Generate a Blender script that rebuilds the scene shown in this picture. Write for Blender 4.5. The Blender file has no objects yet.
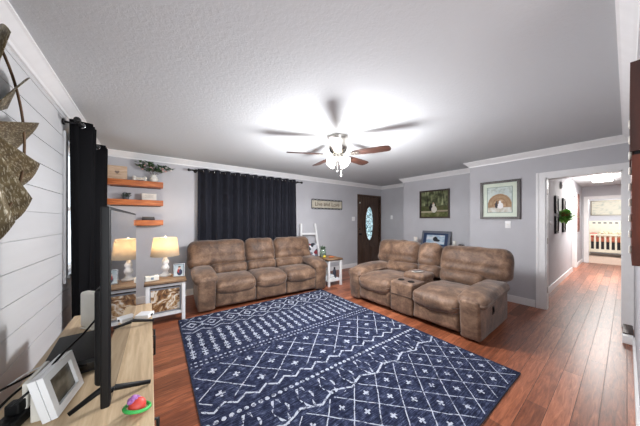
import bpy, bmesh, math, random
from mathutils import Vector, Matrix, noise
from math import pi, sin, cos, radians as R

random.seed(7)
SC = bpy.context.scene
C = SC.collection

# ------------------------------------------------------------------ camera
HC = 1.367
YAW = R(36.65)
cam_d = bpy.data.cameras.new('camera')
cam_d.sensor_width = 36.0
cam_d.lens = 228.5 / 640 * 36.0
cam_d.shift_y = 7 / 640
cam_d.clip_start = 0.05
cam = bpy.data.objects.new('camera', cam_d)
C.objects.link(cam)
cam.location = (0, 0, HC)
cam.rotation_euler = (pi / 2, 0, -YAW)
SC.camera = cam

# ------------------------------------------------------------------ world, lights, exposure
w = bpy.data.worlds.new('world')
SC.world = w
w.use_nodes = True
bg = w.node_tree.nodes['Background']
bg.inputs[0].default_value = (0.86, 0.93, 1.0, 1)
bg.inputs[1].default_value = 1.0

def area(name, loc, rot, sx, sy, watts, col=(1, 1, 1)):
    d = bpy.data.lights.new(name, 'AREA')
    d.shape = 'RECTANGLE'
    d.size = sx
    d.size_y = sy
    d.energy = watts
    d.color = col
    o = bpy.data.objects.new(name, d)
    C.objects.link(o)
    o.location = loc
    o.rotation_euler = rot
    return o

# unseen fill light, added behind the camera to brighten the room
area('rear_fill', (0.6, -2.6, 1.5), (R(90), 0, 0), 3.2, 2.2, 26, (0.94, 0.97, 1.0))

SC.view_settings.view_transform = 'Standard'
SC.view_settings.look = 'None'
SC.view_settings.gamma = 1
SC.view_settings.use_curve_mapping = False
SC.view_settings.exposure = 1.15

# ------------------------------------------------------------------ node helpers
def lin(c):
    out = []
    for v in c[:3]:
        v /= 255.0
        out.append(v / 12.92 if v <= 0.04045 else ((v + 0.055) / 1.055) ** 2.4)
    return (out[0], out[1], out[2], 1.0)

class E:
    """a math-node expression"""
    def __init__(s, nt, sock):
        s.nt, s.s = nt, sock
    def _op(s, op, b=None, c=None):
        n = s.nt.nodes.new('ShaderNodeMath')
        n.operation = op
        s.nt.links.new(s.s, n.inputs[0])
        for i, q in ((1, b), (2, c)):
            if q is None:
                continue
            if isinstance(q, E):
                s.nt.links.new(q.s, n.inputs[i])
            else:
                n.inputs[i].default_value = q
        return E(s.nt, n.outputs[0])
    def __add__(s, b): return s._op('ADD', b)
    def __radd__(s, b): return s._op('ADD', b)
    def __sub__(s, b): return s._op('SUBTRACT', b)
    def __rsub__(s, b): return s._op('MULTIPLY', -1.0)._op('ADD', b)
    def __mul__(s, b): return s._op('MULTIPLY', b)
    def __rmul__(s, b): return s._op('MULTIPLY', b)
    def __truediv__(s, b): return s._op('DIVIDE', b)
    def abs(s): return s._op('ABSOLUTE')
    def frac(s): return s._op('FRACT')
    def floor(s): return s._op('FLOOR')
    def sin(s): return s._op('SINE')
    def min(s, b): return s._op('MINIMUM', b)
    def max(s, b): return s._op('MAXIMUM', b)
    def lt(s, b): return s._op('LESS_THAN', b)
    def gt(s, b): return s._op('GREATER_THAN', b)
    def sqrt(s): return s._op('SQRT')
    def between(s, a, b): return s.gt(a) * s.lt(b)

def newmat(name):
    m = bpy.data.materials.new(name)
    m.use_nodes = True
    nt = m.node_tree
    return m, nt, nt.nodes['Principled BSDF']

def coords(nt, scale=(1, 1, 1), rot=(0, 0, 0), kind='Object'):
    tc = nt.nodes.new('ShaderNodeTexCoord')
    mp = nt.nodes.new('ShaderNodeMapping')
    nt.links.new(tc.outputs[kind], mp.inputs[0])
    mp.inputs['Scale'].default_value = scale
    mp.inputs['Rotation'].default_value = rot
    return mp.outputs[0]

def tex(nt, vec, scale, detail=4, rough=0.55, dist=0.0):
    n = nt.nodes.new('ShaderNodeTexNoise')
    n.inputs['Scale'].default_value = scale
    n.inputs['Detail'].default_value = detail
    n.inputs['Roughness'].default_value = rough
    n.inputs['Distortion'].default_value = dist
    nt.links.new(vec, n.inputs['Vector'])
    return n.outputs['Fac']

def ramp(nt, fac, stops):
    n = nt.nodes.new('ShaderNodeValToRGB')
    e = n.color_ramp.elements
    while len(e) < len(stops):
        e.new(0.5)
    for q, (p, c) in zip(e, stops):
        q.position = p
        q.color = lin(c)
    nt.links.new(fac, n.inputs[0])
    return n.outputs[0]

def mix(nt, fac, a, b, mode='MIX'):
    n = nt.nodes.new('ShaderNodeMix')
    n.data_type = 'RGBA'
    n.blend_type = mode
    for sock, q in ((n.inputs[0], fac), (n.inputs[6], a), (n.inputs[7], b)):
        if isinstance(q, E):
            q = q.s
        if hasattr(q, 'is_output'):
            nt.links.new(q, sock)
        elif isinstance(q, (int, float)):
            sock.default_value = q
        else:
            sock.default_value = lin(q)
    return n.outputs[2]

def bump(nt, b, h, strength, dist=0.01):
    n = nt.nodes.new('ShaderNodeBump')
    n.inputs['Strength'].default_value = strength
    n.inputs['Distance'].default_value = dist
    if isinstance(h, E):
        h = h.s
    nt.links.new(h, n.inputs['Height'])
    nt.links.new(n.outputs[0], b.inputs['Normal'])

def plain(name, col, rough=0.5, metal=0.0, var=0.06, scale=12, bmp=0.0, stretch=(1, 1, 1), spec=None):
    m, nt, b = newmat(name)
    v = coords(nt, stretch)
    f = tex(nt, v, scale)
    lo = [max(0, c * (1 - var)) for c in col]
    hi = [min(255, c * (1 + var)) for c in col]
    nt.links.new(ramp(nt, f, [(0.3, lo), (0.7, hi)]), b.inputs['Base Color'])
    b.inputs['Roughness'].default_value = rough
    b.inputs['Metallic'].default_value = metal
    if spec is not None:
        b.inputs['Specular IOR Level'].default_value = spec
    if bmp:
        bump(nt, b, tex(nt, v, scale * 6), bmp, 0.004)
    return m

def glow(name, col, strength, base=(240, 240, 235)):
    m, nt, b = newmat(name)
    b.inputs['Base Color'].default_value = lin(base)
    b.inputs['Emission Color'].default_value = lin(col)
    b.inputs['Emission Strength'].default_value = strength
    return m

def wood(name, a, b_, c, scale=3, stretch=(1, 12, 12), rough=0.45):
    m, nt, b = newmat(name)
    v = coords(nt, stretch)
    f = tex(nt, v, scale, 6, 0.6, 0.6)
    nt.links.new(ramp(nt, f, [(0.3, a), (0.52, b_), (0.72, c)]), b.inputs['Base Color'])
    b.inputs['Roughness'].default_value = rough
    bump(nt, b, f, 0.15, 0.003)
    return m

# ------------------------------------------------------------------ materials
M = {}
M['wall'] = plain('grey_wall_paint', (189, 189, 193), 0.75, var=0.015, scale=3, bmp=0.05)
M['white'] = plain('white_trim_paint', (236, 236, 236), 0.4, var=0.01)
M['shiplap'] = plain('white_shiplap_paint', (206, 207, 208), 0.5, var=0.012, scale=5, stretch=(1, .3, 3))
M['black'] = plain('black_plastic', (11, 11, 12), 0.5, var=0.1, spec=.3)
M['blackmetal'] = plain('black_metal', (14, 13, 14), 0.4, var=0.1, spec=.35)
M['offwhite'] = plain('off_white_plastic', (228, 225, 215), 0.4, var=0.02)
M['nickel'] = plain('brushed_nickel', (190, 186, 178), 0.25, metal=1.0, var=0.05)
M['chrome'] = plain('chrome', (210, 210, 212), 0.15, metal=1.0, var=0.02)
M['darkwood'] = wood('dark_brown_wood', (38, 26, 20), (58, 42, 34), (76, 56, 44), 3, (10, 10, 1))
M['doorwood'] = wood('dark_door_wood', (52, 37, 29), (80, 60, 48), (100, 78, 62), 3, (10, 10, 1))
M['shelfwood'] = wood('honey_shelf_wood', (150, 78, 34), (186, 104, 52), (208, 130, 74), 3, (1.5, 12, 12))
M['paleoak'] = wood('pale_oak', (176, 150, 118), (201, 176, 142), (216, 194, 162), 3, (14, 1, 14), 0.5)
M['tabletop'] = wood('rustic_table_top', (96, 70, 48), (140, 110, 82), (168, 140, 110), 4, (1.5, 14, 14), 0.5)
M['redwood'] = wood('reddish_brown_wood', (56, 22, 11), (92, 40, 21), (120, 56, 32), 3, (10, 10, 1), 0.45)
M['fanblade'] = wood('walnut_blade', (34, 20, 16), (54, 33, 26), (78, 50, 40), 3, (1.5, 14, 14), 0.4)
M['gold'] = plain('silver_gold_frame', (140, 132, 118), 0.35, metal=0.6)
M['glassw'] = None

# ceiling with knock-down texture
m, nt, b = newmat('textured_ceiling')
v = coords(nt)
b.inputs['Base Color'].default_value = lin((201, 204, 206))
b.inputs['Roughness'].default_value = 0.9
h = E(nt, tex(nt, v, 38, 5, 0.65, 0.4))
bump(nt, b, h, 0.3, 0.012)
M['ceiling'] = m

# floor: hand scraped strips running along X
m, nt, b = newmat('hardwood_strip_floor')
v = coords(nt)
br = nt.nodes.new('ShaderNodeTexBrick')
nt.links.new(v, br.inputs['Vector'])
br.offset = 0.37
br.inputs['Scale'].default_value = 1.0
br.inputs['Brick Width'].default_value = 1.15
br.inputs['Row Height'].default_value = 0.115
br.inputs['Mortar Size'].default_value = 0.0022
br.inputs['Mortar Smooth'].default_value = 0.3
br.inputs['Bias'].default_value = 0.0
br.inputs['Color1'].default_value = (0, 0, 0, 1)
br.inputs['Color2'].default_value = (1, 1, 1, 1)
br.inputs['Mortar'].default_value = (0.5, 0.5, 0.5, 1)
sep = nt.nodes.new('ShaderNodeSeparateColor')
nt.links.new(br.outputs['Color'], sep.inputs[0])
pl = E(nt, sep.outputs[0])
v2 = coords(nt, (1.6, 16, 1))
gr = E(nt, tex(nt, v2, 3.0, 6, 0.62, 0.9))
fac = gr * 0.72 + pl * 0.26 + 0.02
col = ramp(nt, fac.s, [(0.25, (78, 40, 24)), (0.48, (130, 73, 48)), (0.64, (166, 100, 70)), (0.82, (198, 132, 96))])
mort = E(nt, br.outputs['Fac'])
nt.links.new(mix(nt, mort * 0.8, col, (48, 24, 15)), b.inputs['Base Color'])
b.inputs['Roughness'].default_value = 0.36
bump(nt, b, gr * 0.3 - mort, 0.35, 0.004)
M['floor'] = m

# suede-look brown upholstery
def suede(name):
    m, nt, b = newmat(name)
    v = coords(nt, kind='Object')
    f1 = E(nt, tex(nt, v, 5.0, 6, 0.65, 0.5))
    f2 = E(nt, tex(nt, v, 38.0, 4, 0.6))
    f = f1 * 0.8 + f2 * 0.22
    nt.links.new(ramp(nt, f.s, [(0.33, (54, 36, 25)), (0.5, (100, 74, 55)), (0.68, (146, 116, 92))]), b.inputs['Base Color'])
    b.inputs['Roughness'].default_value = 0.62
    b.inputs['Sheen Weight'].default_value = 0.25
    b.inputs['Sheen Roughness'].default_value = 0.5
    bump(nt, b, f1 * 1.0 + f2 * 0.4, 0.35, 0.012)
    return m
M['suede'] = suede('brown_suede')
M['suede_dark'] = plain('dark_brown_base_cloth', (58, 44, 36), 0.8)

M['curtain'] = plain('charcoal_blackout_fabric', (37, 38, 45), 0.8, var=0.1, scale=40, stretch=(1, 1, .2), bmp=0.1, spec=.12)
M['curtain_black'] = plain('black_blackout_fabric', (9, 9, 12), 0.7, var=0.15, scale=40, stretch=(1, 1, .2), bmp=0.1, spec=.12)

# ------------------------------------------------------------------ mesh builder
class MB:
    def __init__(s):
        s.v, s.f, s.mi = [], [], []
        s.cur = 0
        s.smooth = []
    def mat(s, i):
        s.cur = i
        return s
    def add(s, verts, faces, X=None, smooth=False):
        o = len(s.v)
        for p in verts:
            p = Vector(p)
            s.v.append(tuple(X @ p) if X is not None else tuple(p))
        for f in faces:
            s.f.append([i + o for i in f])
            s.mi.append(s.cur)
            s.smooth.append(smooth)
        return s
    def box(s, c, size, rot=None):
        x, y, z = [q / 2 for q in size]
        vs = [(-x, -y, -z), (x, -y, -z), (x, y, -z), (-x, y, -z), (-x, -y, z), (x, -y, z), (x, y, z), (-x, y, z)]
        fs = [(0, 3, 2, 1), (4, 5, 6, 7), (0, 1, 5, 4), (1, 2, 6, 5), (2, 3, 7, 6), (3, 0, 4, 7)]
        X = Matrix.Translation(c)
        if rot is not None:
            X = X @ rot
        return s.add(vs, fs, X)
    def b2(s, a, b):
        return s.box([(p + q) / 2 for p, q in zip(a, b)], [abs(q - p) for p, q in zip(a, b)])
    def bbox(s, c, size, r=0.005, rot=None, seg=2):
        return s.pad(c, size, r, (0, 0, 0), n=seg, rot=rot, sm=True)
    def pad(s, c, size, r=0.05, puff=(0, 0, 0), n=8, rot=None, wr=0.0, seed=0, sm=True, shape=None):
        """rounded cushion: a cube grid rounded to radius r, faces puffed outwards"""
        hx, hy, hz = [q / 2 for q in size]
        r = min(r, hx, hy, hz)
        idx = {}
        vs, fs = [], []
        core = (hx - r, hy - r, hz - r)
        # grid positions with extra lines near the rounded edges
        def line(h, k):
            a = [-h, -h + r * .3, -h + r * .65, -h + r]
            inner = [(-h + r) + (2 * (h - r)) * i / n for i in range(1, n)]
            return a + inner + [h - r, h - r * .65, h - r * .3, h]
        L = [line(hx, 0), line(hy, 1), line(hz, 2)]
        def vert(p):
            k = tuple(round(q, 6) for q in p)
            if k in idx:
                return idx[k]
            q = Vector(p)
            cl = Vector([max(-core[i], min(core[i], q[i])) for i in range(3)])
            d = q - cl
            if d.length > 1e-9:
                # spherify the edge zone
                m = max(abs(d.x), abs(d.y), abs(d.z))
                d = d.normalized() * m
            q2 = cl + d
            u = [q2[0] / hx, q2[1] / hy, q2[2] / hz]
            for ax in range(3):
                if puff[ax]:
                    o1, o2 = [i for i in range(3) if i != ax]
                    q2[ax] += math.copysign(1, u[ax]) * abs(u[ax]) ** 2 * puff[ax] * max(0, 1 - u[o1] ** 2) ** .6 * max(0, 1 - u[o2] ** 2) ** .6
            if shape:
                q2 = Vector(shape(q2, u))
            if wr:
                nv = noise.noise_vector(q2 * 7 + Vector((seed * 3.1, seed * 1.7, seed)))
                q2 = q2 + nv * wr
            idx[k] = len(vs)
            vs.append(q2)
            return idx[k]
        for ax in range(3):
            o1, o2 = [(1, 2), (2, 0), (0, 1)][ax]
            for sgn, val in ((1, L[ax][-1]), (-1, L[ax][0])):
                A, B = L[o1], L[o2]
                for i in range(len(A) - 1):
                    for j in range(len(B) - 1):
                        q = []
                        for (a, b_) in ((A[i], B[j]), (A[i + 1], B[j]), (A[i + 1], B[j + 1]), (A[i], B[j + 1])):
                            p = [0, 0, 0]
                            p[ax] = val
                            p[o1] = a
                            p[o2] = b_
                            q.append(vert(p))
                        fs.append(q if sgn > 0 else q[::-1])
        X = Matrix.Translation(c)
        if rot is not None:
            X = X @ rot
        return s.add(vs, fs, X, sm)
    def tube(s, pts, r, n=8, cap=True, sm=True):
        pts = [Vector(p) for p in pts]
        rad = r if isinstance(r, (list, tuple)) else [r] * len(pts)
        vs, fs = [], []
        up = None
        for i, p in enumerate(pts):
            t = (pts[min(i + 1, len(pts) - 1)] - pts[max(i - 1, 0)]).normalized()
            if up is None:
                up = Vector((0, 0, 1)) if abs(t.z) < .9 else Vector((1, 0, 0))
            a = t.cross(up).normalized()
            up = a.cross(t).normalized()
            for k in range(n):
                an = 2 * pi * k / n
                vs.append(p + (a * cos(an) + up * sin(an)) * rad[i])
        for i in range(len(pts) - 1):
            for k in range(n):
                k2 = (k + 1) % n
                fs.append((i * n + k, i * n + k2, (i + 1) * n + k2, (i + 1) * n + k))
        if cap:
            fs.append(list(range(n))[::-1])
            fs.append([(len(pts) - 1) * n + k for k in range(n)])
        return s.add(vs, fs, None, sm)
    def lathe(s, prof, n=24, c=(0, 0, 0), X=None, sm=True, cap=True):
        vs, fs = [], []
        for (r, z) in prof:
            for k in range(n):
                an = 2 * pi * k / n
                vs.append((r * cos(an), r * sin(an), z))
        for i in range(len(prof) - 1):
            for k in range(n):
                k2 = (k + 1) % n
                fs.append((i * n + k, i * n + k2, (i + 1) * n + k2, (i + 1) * n + k))
        if cap:
            if prof[0][0] > 1e-4: fs.append(list(range(n))[::-1])
            if prof[-1][0] > 1e-4: fs.append([(len(prof) - 1) * n + k for k in range(n)])
        T = Matrix.Translation(c)
        if X is not None:
            T = T @ X
        return s.add(vs, fs, T, sm)
    def torus(s, c, R_, r, X=None, n=20, m_=8):
        vs, fs = [], []
        for i in range(n):
            a = 2 * pi * i / n
            for j in range(m_):
                b_ = 2 * pi * j / m_
                vs.append(((R_ + r * cos(b_)) * cos(a), (R_ + r * cos(b_)) * sin(a), r * sin(b_)))
        for i in range(n):
            for j in range(m_):
                fs.append((i * m_ + j, ((i + 1) % n) * m_ + j, ((i + 1) % n) * m_ + (j + 1) % m_, i * m_ + (j + 1) % m_))
        T = Matrix.Translation(c)
        if X is not None: T = T @ X
        return s.add(vs, fs, T, True)
    def ball(s, c, r, n=14, sq=(1, 1, 1)):
        prof = [(max(1e-5, r * sin(pi * i / (n // 2 * 2))), -r * cos(pi * i / (n // 2 * 2))) for i in range(n // 2 * 2 + 1)]
        return s.lathe(prof, n, c, Matrix.Diagonal((*sq, 1)), True, False)
    def prism(s, poly, h, X=None, sm=False):
        n = len(poly)
        vs = [(x, y, 0) for x, y in poly] + [(x, y, h) for x, y in poly]
        fs = [list(range(n))[::-1], [n + i for i in range(n)]] + [(i, (i + 1) % n, n + (i + 1) % n, n + i) for i in range(n)]
        return s.add(vs, fs, X, sm)
    def build(s, name, mats, parent=None, loc=None):
        me = bpy.data.meshes.new(name)
        me.from_pydata([tuple(p) for p in s.v], [], s.f)
        if not isinstance(mats, (list, tuple)):
            mats = [mats]
        for q in mats:
            me.materials.append(q)
        me.polygons.foreach_set('material_index', s.mi)
        me.polygons.foreach_set('use_smooth', s.smooth)
        me.update()
        o = bpy.data.objects.new(name, me)
        C.objects.link(o)
        if parent is not None:
            o.parent = parent
        if loc is not None:
            o.location = loc
        return o

def tag(o, label=None, cat=None, group=None, kind=None):
    if label: o['label'] = label
    if cat: o['category'] = cat
    if group: o['group'] = group
    if kind: o['kind'] = kind
    return o

def thing(name, label, cat, loc=(0, 0, 0), rz=0.0, group=None):
    o = bpy.data.objects.new(name, None)
    o.empty_display_size = 0.1
    C.objects.link(o)
    o.location = loc
    o.rotation_euler = (0, 0, rz)
    return tag(o, label, cat, group)

def struct(name, mb, mats, parent=None):
    o = mb.build(name, mats, parent)
    if parent is None:
        o['kind'] = 'structure'
    return o

def dup(root, loc, rz=None, label=None):
    r = root.copy()
    C.objects.link(r)
    r.location = loc
    if rz is not None:
        r.rotation_euler = (0, 0, rz)
    if label:
        r['label'] = label
    for ch in list(root.children):
        c = ch.copy()
        C.objects.link(c)
        c.parent = r
        for g in list(ch.children):
            d = g.copy()
            C.objects.link(d)
            d.parent = c
    return r

def RX(a): return Matrix.Rotation(a, 4, 'X')
def RY(a): return Matrix.Rotation(a, 4, 'Y')
def RZ(a): return Matrix.Rotation(a, 4, 'Z')

# ------------------------------------------------------------------ the setting
H = 2.44
XL, YB = -0.64, 4.75          # shiplap wall, window wall
X3, X2, X1 = 4.85, 5.35, 6.00  # right wall, three steps
YS = -0.05                    # wall beside the camera
XE = 11.3                     # end of the hall
XB = 14.6                     # far bedroom wall

struct('floor', MB().b2((-1.6, -3.2, -0.06), (XE, 5.0, 0)), M['floor'])
struct('floor_bedroom', MB().b2((XE, -1.6, -0.06), (XB + .2, 2.6, 0.004)),
       plain('beige_carpet', (205, 178, 160), 0.95, var=0.08, scale=60, bmp=0.3))
struct('ceiling', MB().b2((XL - .2, -0.3, H), (XB + .2, 5.0, H + 0.1)), M['ceiling'])

# left wall: shiplap boards, window hole
WL0, WL1, WZ0, WZ1 = 3.16, 4.06, 0.85, 2.12
mb = MB()
pitch = 0.178
z = 0.0
while z < H:
    z2 = min(z + pitch, H)
    for (y0, y1) in ((-3.0, WL0), (WL0, WL1), (WL1, YB + .12)):
        segs = [(z, z2 - 0.005)]
        if y0 == WL0:
            segs = []
            if z < WZ0: segs.append((z, min(z2 - .005, WZ0)))
            if z2 > WZ1: segs.append((max(z, WZ1), z2 - .005))
        for a, b_ in segs:
            if b_ - a > .004:
                mb.b2((XL - .018, y0, a), (XL, y1, b_))
    z = z2
for (y0, y1, a, b_) in ((-3.0, WL0, 0, H), (WL1, YB + .12, 0, H), (WL0, WL1, 0, WZ0), (WL0, WL1, WZ1, H)):
    mb.b2((XL - .12, y0, a), (XL - .012, y1, b_))
struct('wall_left', mb, M['shiplap'])

# back wall with window hole
BW0, BW1, BZ0, BZ1 = 0.95, 2.5, 0.95, 2.1
mb = MB()
FD0, FD1, FDZ = 4.96, 5.92, 2.08
for (x0, x1, a, b_) in ((XL, BW0, 0, H), (BW1, FD0, 0, H), (BW0, BW1, 0, BZ0), (BW0, BW1, BZ1, H), (FD0, FD1, FDZ, H), (FD1, X1 + .12, 0, H)):
    mb.b2((x0, YB, a), (x1, YB + .12, b_))
struct('wall_back', mb, M['wall'])
# right wall in three steps with the hall opening
DO0, DO1, DZ = 0.034, 0.744, 2.01
struct('wall_right', MB()
       .b2((X3, DO1, 0), (X3 + .12, 1.77, H)).b2((X3, DO0, DZ), (X3 + .12, DO1, H)).b2((X3, YS - .12, 0), (X3 + .12, DO0, H))
       .b2((X3 + .12, 1.65, 0), (X2 + .12, 1.77, H)).b2((X2, 1.77, 0), (X2 + .12, 3.51, H))
       .b2((X2 + .12, 3.39, 0), (X1 + .12, 3.51, H)).b2((X1, 3.51, 0), (X1 + .12, YB, H)), M['wall'])
struct('wall_front', MB().b2((1.55, YS - .12, 0), (X3, YS, H)), M['wall'])
# hall
YH = 0.88
DR0, DR1 = 9.05, 9.85
mb = MB()
mb.b2((X3 + .12, YH, 0), (DR0, YH + .12, H)).b2((DR0, YH, 2.05), (DR1, YH + .12, H)).b2((DR1, YH, 0), (XE, YH + .12, H))
mb.b2((DR0 - .3, YH + .5, 0), (DR1 + .3, YH + .6, H))
struct('wall_hall_left', mb, M['wall'])
struct('wall_hall_right', MB().b2((X3 + .12, YS - .2, 0), (XE, YS - .08, H)), M['wall'])
EO1 = 0.75
struct('wall_hall_end', MB().b2((XE, EO1, 0), (XE + .1, YH + .12, H)).b2((XE, YS - .2, 2.03), (XE + .1, EO1, H)), M['wall'])
struct('wall_bedroom', MB().b2((XB, -1.6, 0), (XB + .1, 2.6, H)).b2((XE + .1, 2.5, 0), (XB, 2.6, H)).b2((XE + .1, -1.6, 0), (XB, -1.5, H))
       .b2((XE, YH + .12, 0), (XE + .1, 2.6, H)).b2((XE, -1.6, 0), (XE + .1, YS - .2, H)),
       plain('pale_bedroom_paint', (214, 214, 220), 0.8, var=0.01))

# crown mouldings: one moulding run per wall
def crown_prof(d=0.085, h=0.095):
    # (out from wall, down from ceiling)
    return [(0, 0), (d, 0), (d, .012), (d - .012, .018), (d * .62, .040), (d * .34, .066), (.018, h - .02), (.014, h), (0, h)]
def crown(name, p0, p1, nrm, e0=0.0, e1=0.0):
    """e0/e1: how far the ends run on per unit of projection (mitres)"""
    p0, p1, n = Vector((*p0, 0)), Vector((*p1, 0)), Vector((*nrm, 0))
    t = (p1 - p0).normalized()
    pr = crown_prof()
    vs = []
    for base, e, sg in ((p0, e0, -1), (p1, e1, 1)):
        for (o, dn) in pr:
            vs.append(base + n * o + t * sg * e * o + Vector((0, 0, H - dn)))
    k = len(pr)
    fs = [list(range(k)), list(range(k, 2 * k))[::-1]] + [(i, k + i, k + (i + 1) % k, (i + 1) % k) for i in range(k)]
    return struct(name, MB().add(vs, fs), M['white'])
crown('trim_1', (XL, -0.3), (XL, YB), (1, 0), 0, -1)
crown('trim_2', (XL, YB), (X1, YB), (0, -1), -1, -1)
crown('trim_3', (X1, 3.51), (X1, YB), (-1, 0), 0, -1)
crown('trim_4', (X2, 1.77), (X2, 3.51), (-1, 0), -0, 1)
crown('trim_5', (X2, 3.51), (X1, 3.51), (0, 1), 1, -1)
crown('trim_6', (X3, 1.77), (X2, 1.77), (0, 1), 1, -1)
crown('trim_7', (X3, YS), (X3, 1.77), (-1, 0), -1, 1)
crown('trim_8', (1.55, YS), (X3, YS), (0, 1), 0, -1)

# baseboards
def bboard(name, segs):
    mb = MB()
    for (x0, y0, x1, y1) in segs:
        mb.b2((x0, y0, 0), (x1, y1, .10))
        mb.b2((x0 + (.004 if x1 - x0 < .03 and x1 < 1 else 0), y0, .10), (x1, y1, .112))
    return struct(name, mb, M['white'])
bboard('baseboard_left', [(XL, -.3, XL + .015, YB)])
bboard('baseboard_back', [(XL, YB - .015, FD0 - .07, YB)])
bboard('baseboard_right', [(X3 - .015, .86, X3, 1.785), (X3, 1.77, X2, 1.785), (X2 - .015, 1.77, X2, 3.525), (X2, 3.51, X1, 3.525), (X1 - .015, 3.51, X1, YB)])
bboard('baseboard_front', [(1.55, YS, 4.15, YS + .015)])
bboard('baseboard_hall', [(X3 + .12, YH - .015, DR0 - .08, YH), (DR1 + .08, YH - .015, XE, YH)])
bboard('baseboard_bedroom', [(XB - .015, -1.5, XB, 2.5)])

# hall opening casing
mb = MB()
cw = .085
mb.b2((X3 - .018, DO1, 0), (X3, DO1 + cw + .02, DZ + cw)).b2((X3 - .018, DO0 - .08, DZ), (X3, DO1, DZ + cw)).b2((X3 - .018, YS, 0), (X3, DO0, DZ))
mb.b2((X3 - .026, DO1 + .075, 0), (X3 - .018, DO1 + cw + .02, DZ + cw))
mb.b2((X3, DO1 - .015, 0), (X3 + .12, DO1, DZ)).b2((X3, DO0, 0), (X3 + .12, DO0 + .012, DZ)).b2((X3, DO0, DZ - .015), (X3 + .12, DO1, DZ))
o = struct('trim_9', mb, M['white'])
for zz in (0.25, 1.0, 1.75):
    MB().b2((X3 + .02, DO1 - .02, zz), (X3 + .05, DO1 - .014, zz + .09)).build('hinge', M['nickel'], o)
# casings in the hall
mb = MB()
for x in (DR0 - .08, DR1):
    mb.b2((x, YH - .018, 0), (x + .08, YH, 2.05))
mb.b2((DR0 - .08, YH - .018, 2.05), (DR1 + .08, YH, 2.13))
mb.b2((DR0, YH, 0), (DR0 + .012, YH + .12, 2.05)).b2((DR1 - .012, YH, 0), (DR1, YH + .12, 2.05))
struct('trim_10', mb, M['white'])
struct('trim_11', MB().b2((XE - .018, EO1, 0), (XE, EO1 + .09, 2.03)).b2((XE - .018, YS - .1, 2.03), (XE, EO1 + .09, 2.12)).b2((XE, EO1 - .012, 0), (XE + .1, EO1, 2.03)), M['white'])

# windows
glass, gnt, gb = newmat('window_glass')
gb.inputs['Base Color'].default_value = (0.9, 0.95, 1, 1)
gb.inputs['Transmission Weight'].default_value = 1.0
gb.inputs['Roughness'].default_value = 0.02
gb.inputs['IOR'].default_value = 1.1
M['glass'] = glass
def window(name, along, a0, a1, z0, z1, plane, inward):
    """along 'y' (left wall) or 'x' (back wall)"""
    def bb(mb, u0, u1, d0, d1, za, zb):
        if along == 'y':
            return mb.b2((plane + inward * d0, u0, za), (plane + inward * d1, u1, zb))
        return mb.b2((u0, plane + inward * d0, za), (u1, plane + inward * d1, zb))
    mb = MB()
    c_ = .07
    bb(mb, a0 - c_, a0, 0, .018, z0 - c_, z1 + c_); bb(mb, a1, a1 + c_, 0, .018, z0 - c_, z1 + c_)
    bb(mb, a0, a1, 0, .018, z1, z1 + c_); bb(mb, a0 - .02, a1 + .02, -.1, .03, z0 - .03, z0)
    for u in (a0, a1 - .04):
        bb(mb, u, u + .04, -.09, -.05, z0, z1)
    zm = (z0 + z1) / 2
    for za in (z0, zm - .02, z1 - .04):
        bb(mb, a0, a1, -.09, -.05, za, za + .04)
    o = struct(name, mb, M['white'])
    bb(MB(), a0 + .02, a1 - .02, -.075, -.068, z0 + .02, z1 - .02).build('pane', M['glass'], o)
window('window_1', 'y', WL0, WL1, WZ0, WZ1, XL, 1)
window('window_2', 'x', BW0, BW1, BZ0, BZ1, YB, -1)

# ---- front door with oval leaded glass
dr = struct('door_1', MB().b2((FD0 - .05, YB - .02, 0), (FD0, YB + .12, FDZ + .05)).b2((FD1, YB - .02, 0), (FD1 + .05, YB + .12, FDZ + .05))
            .b2((FD0, YB - .02, FDZ), (FD1, YB + .12, FDZ + .05)).b2((FD0, YB - .01, 0), (FD1, YB + .12, .015)), M['doorwood'])
xc = (FD0 + FD1) / 2
mb = MB()
mb.b2((FD0 + .004, YB + .02, .015), (FD1 - .004, YB + .06, FDZ - .004))
for (za, zb) in ((.16, .58),):
    for (xa, xb) in ((FD0 + .14, xc - .05), (xc + .05, FD1 - .14)):
        mb.b2((xa, YB + .012, za), (xb, YB + .02, zb))
        mb.b2((xa + .04, YB + .004, za + .04), (xb - .04, YB + .012, zb - .04))
mb.build('door_slab', M['doorwood'], dr)
def ell(a, b_, n=40): return [(a * cos(2 * pi * i / n), b_ * sin(2 * pi * i / n)) for i in range(n)]
XD = Matrix.Translation((xc, YB + .02, 1.26)) @ RX(pi / 2)
mb = MB()
n = 40
o1, o2 = ell(.205, .55), ell(.165, .51)
vs = [(x, y, 0) for x, y in o1] + [(x, y, .022) for x, y in o1] + [(x, y, .022) for x, y in o2] + [(x, y, 0) for x, y in o2]
fs = []
for i in range(n):
    j = (i + 1) % n
    fs += [(i, j, n + j, n + i), (n + i, n + j, 2 * n + j, 2 * n + i), (2 * n + i, 2 * n + j, 3 * n + j, 3 * n + i)]
mb.add(vs, fs, XD)
mb.build('oval_frame', M['doorwood'], dr)
gm, nt, b = newmat('leaded_oval_glass')
v = coords(nt, (1, 1, 1))
sx = nt.nodes.new('ShaderNodeSeparateXYZ'); nt.links.new(v, sx.inputs[0])
vo = nt.nodes.new('ShaderNodeTexVoronoi'); vo.feature = 'DISTANCE_TO_EDGE'; vo.inputs['Scale'].default_value = 9
nt.links.new(v, vo.inputs['Vector'])
lead = E(nt, vo.outputs['Distance']).lt(0.045)
tint = ramp(nt, tex(nt, v, 9), [(0.35, (120, 160, 170)), (0.55, (190, 220, 228)), (0.75, (232, 244, 248))])
colr = mix(nt, lead, tint, (50, 66, 74))
nt.links.new(colr, b.inputs['Base Color'])
nt.links.new(colr, b.inputs['Emission Color'])
b.inputs['Emission Strength'].default_value = 0.42  # glow put into the pane colour in place of daylight coming through
b.inputs['Roughness'].default_value = 0.15
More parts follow.
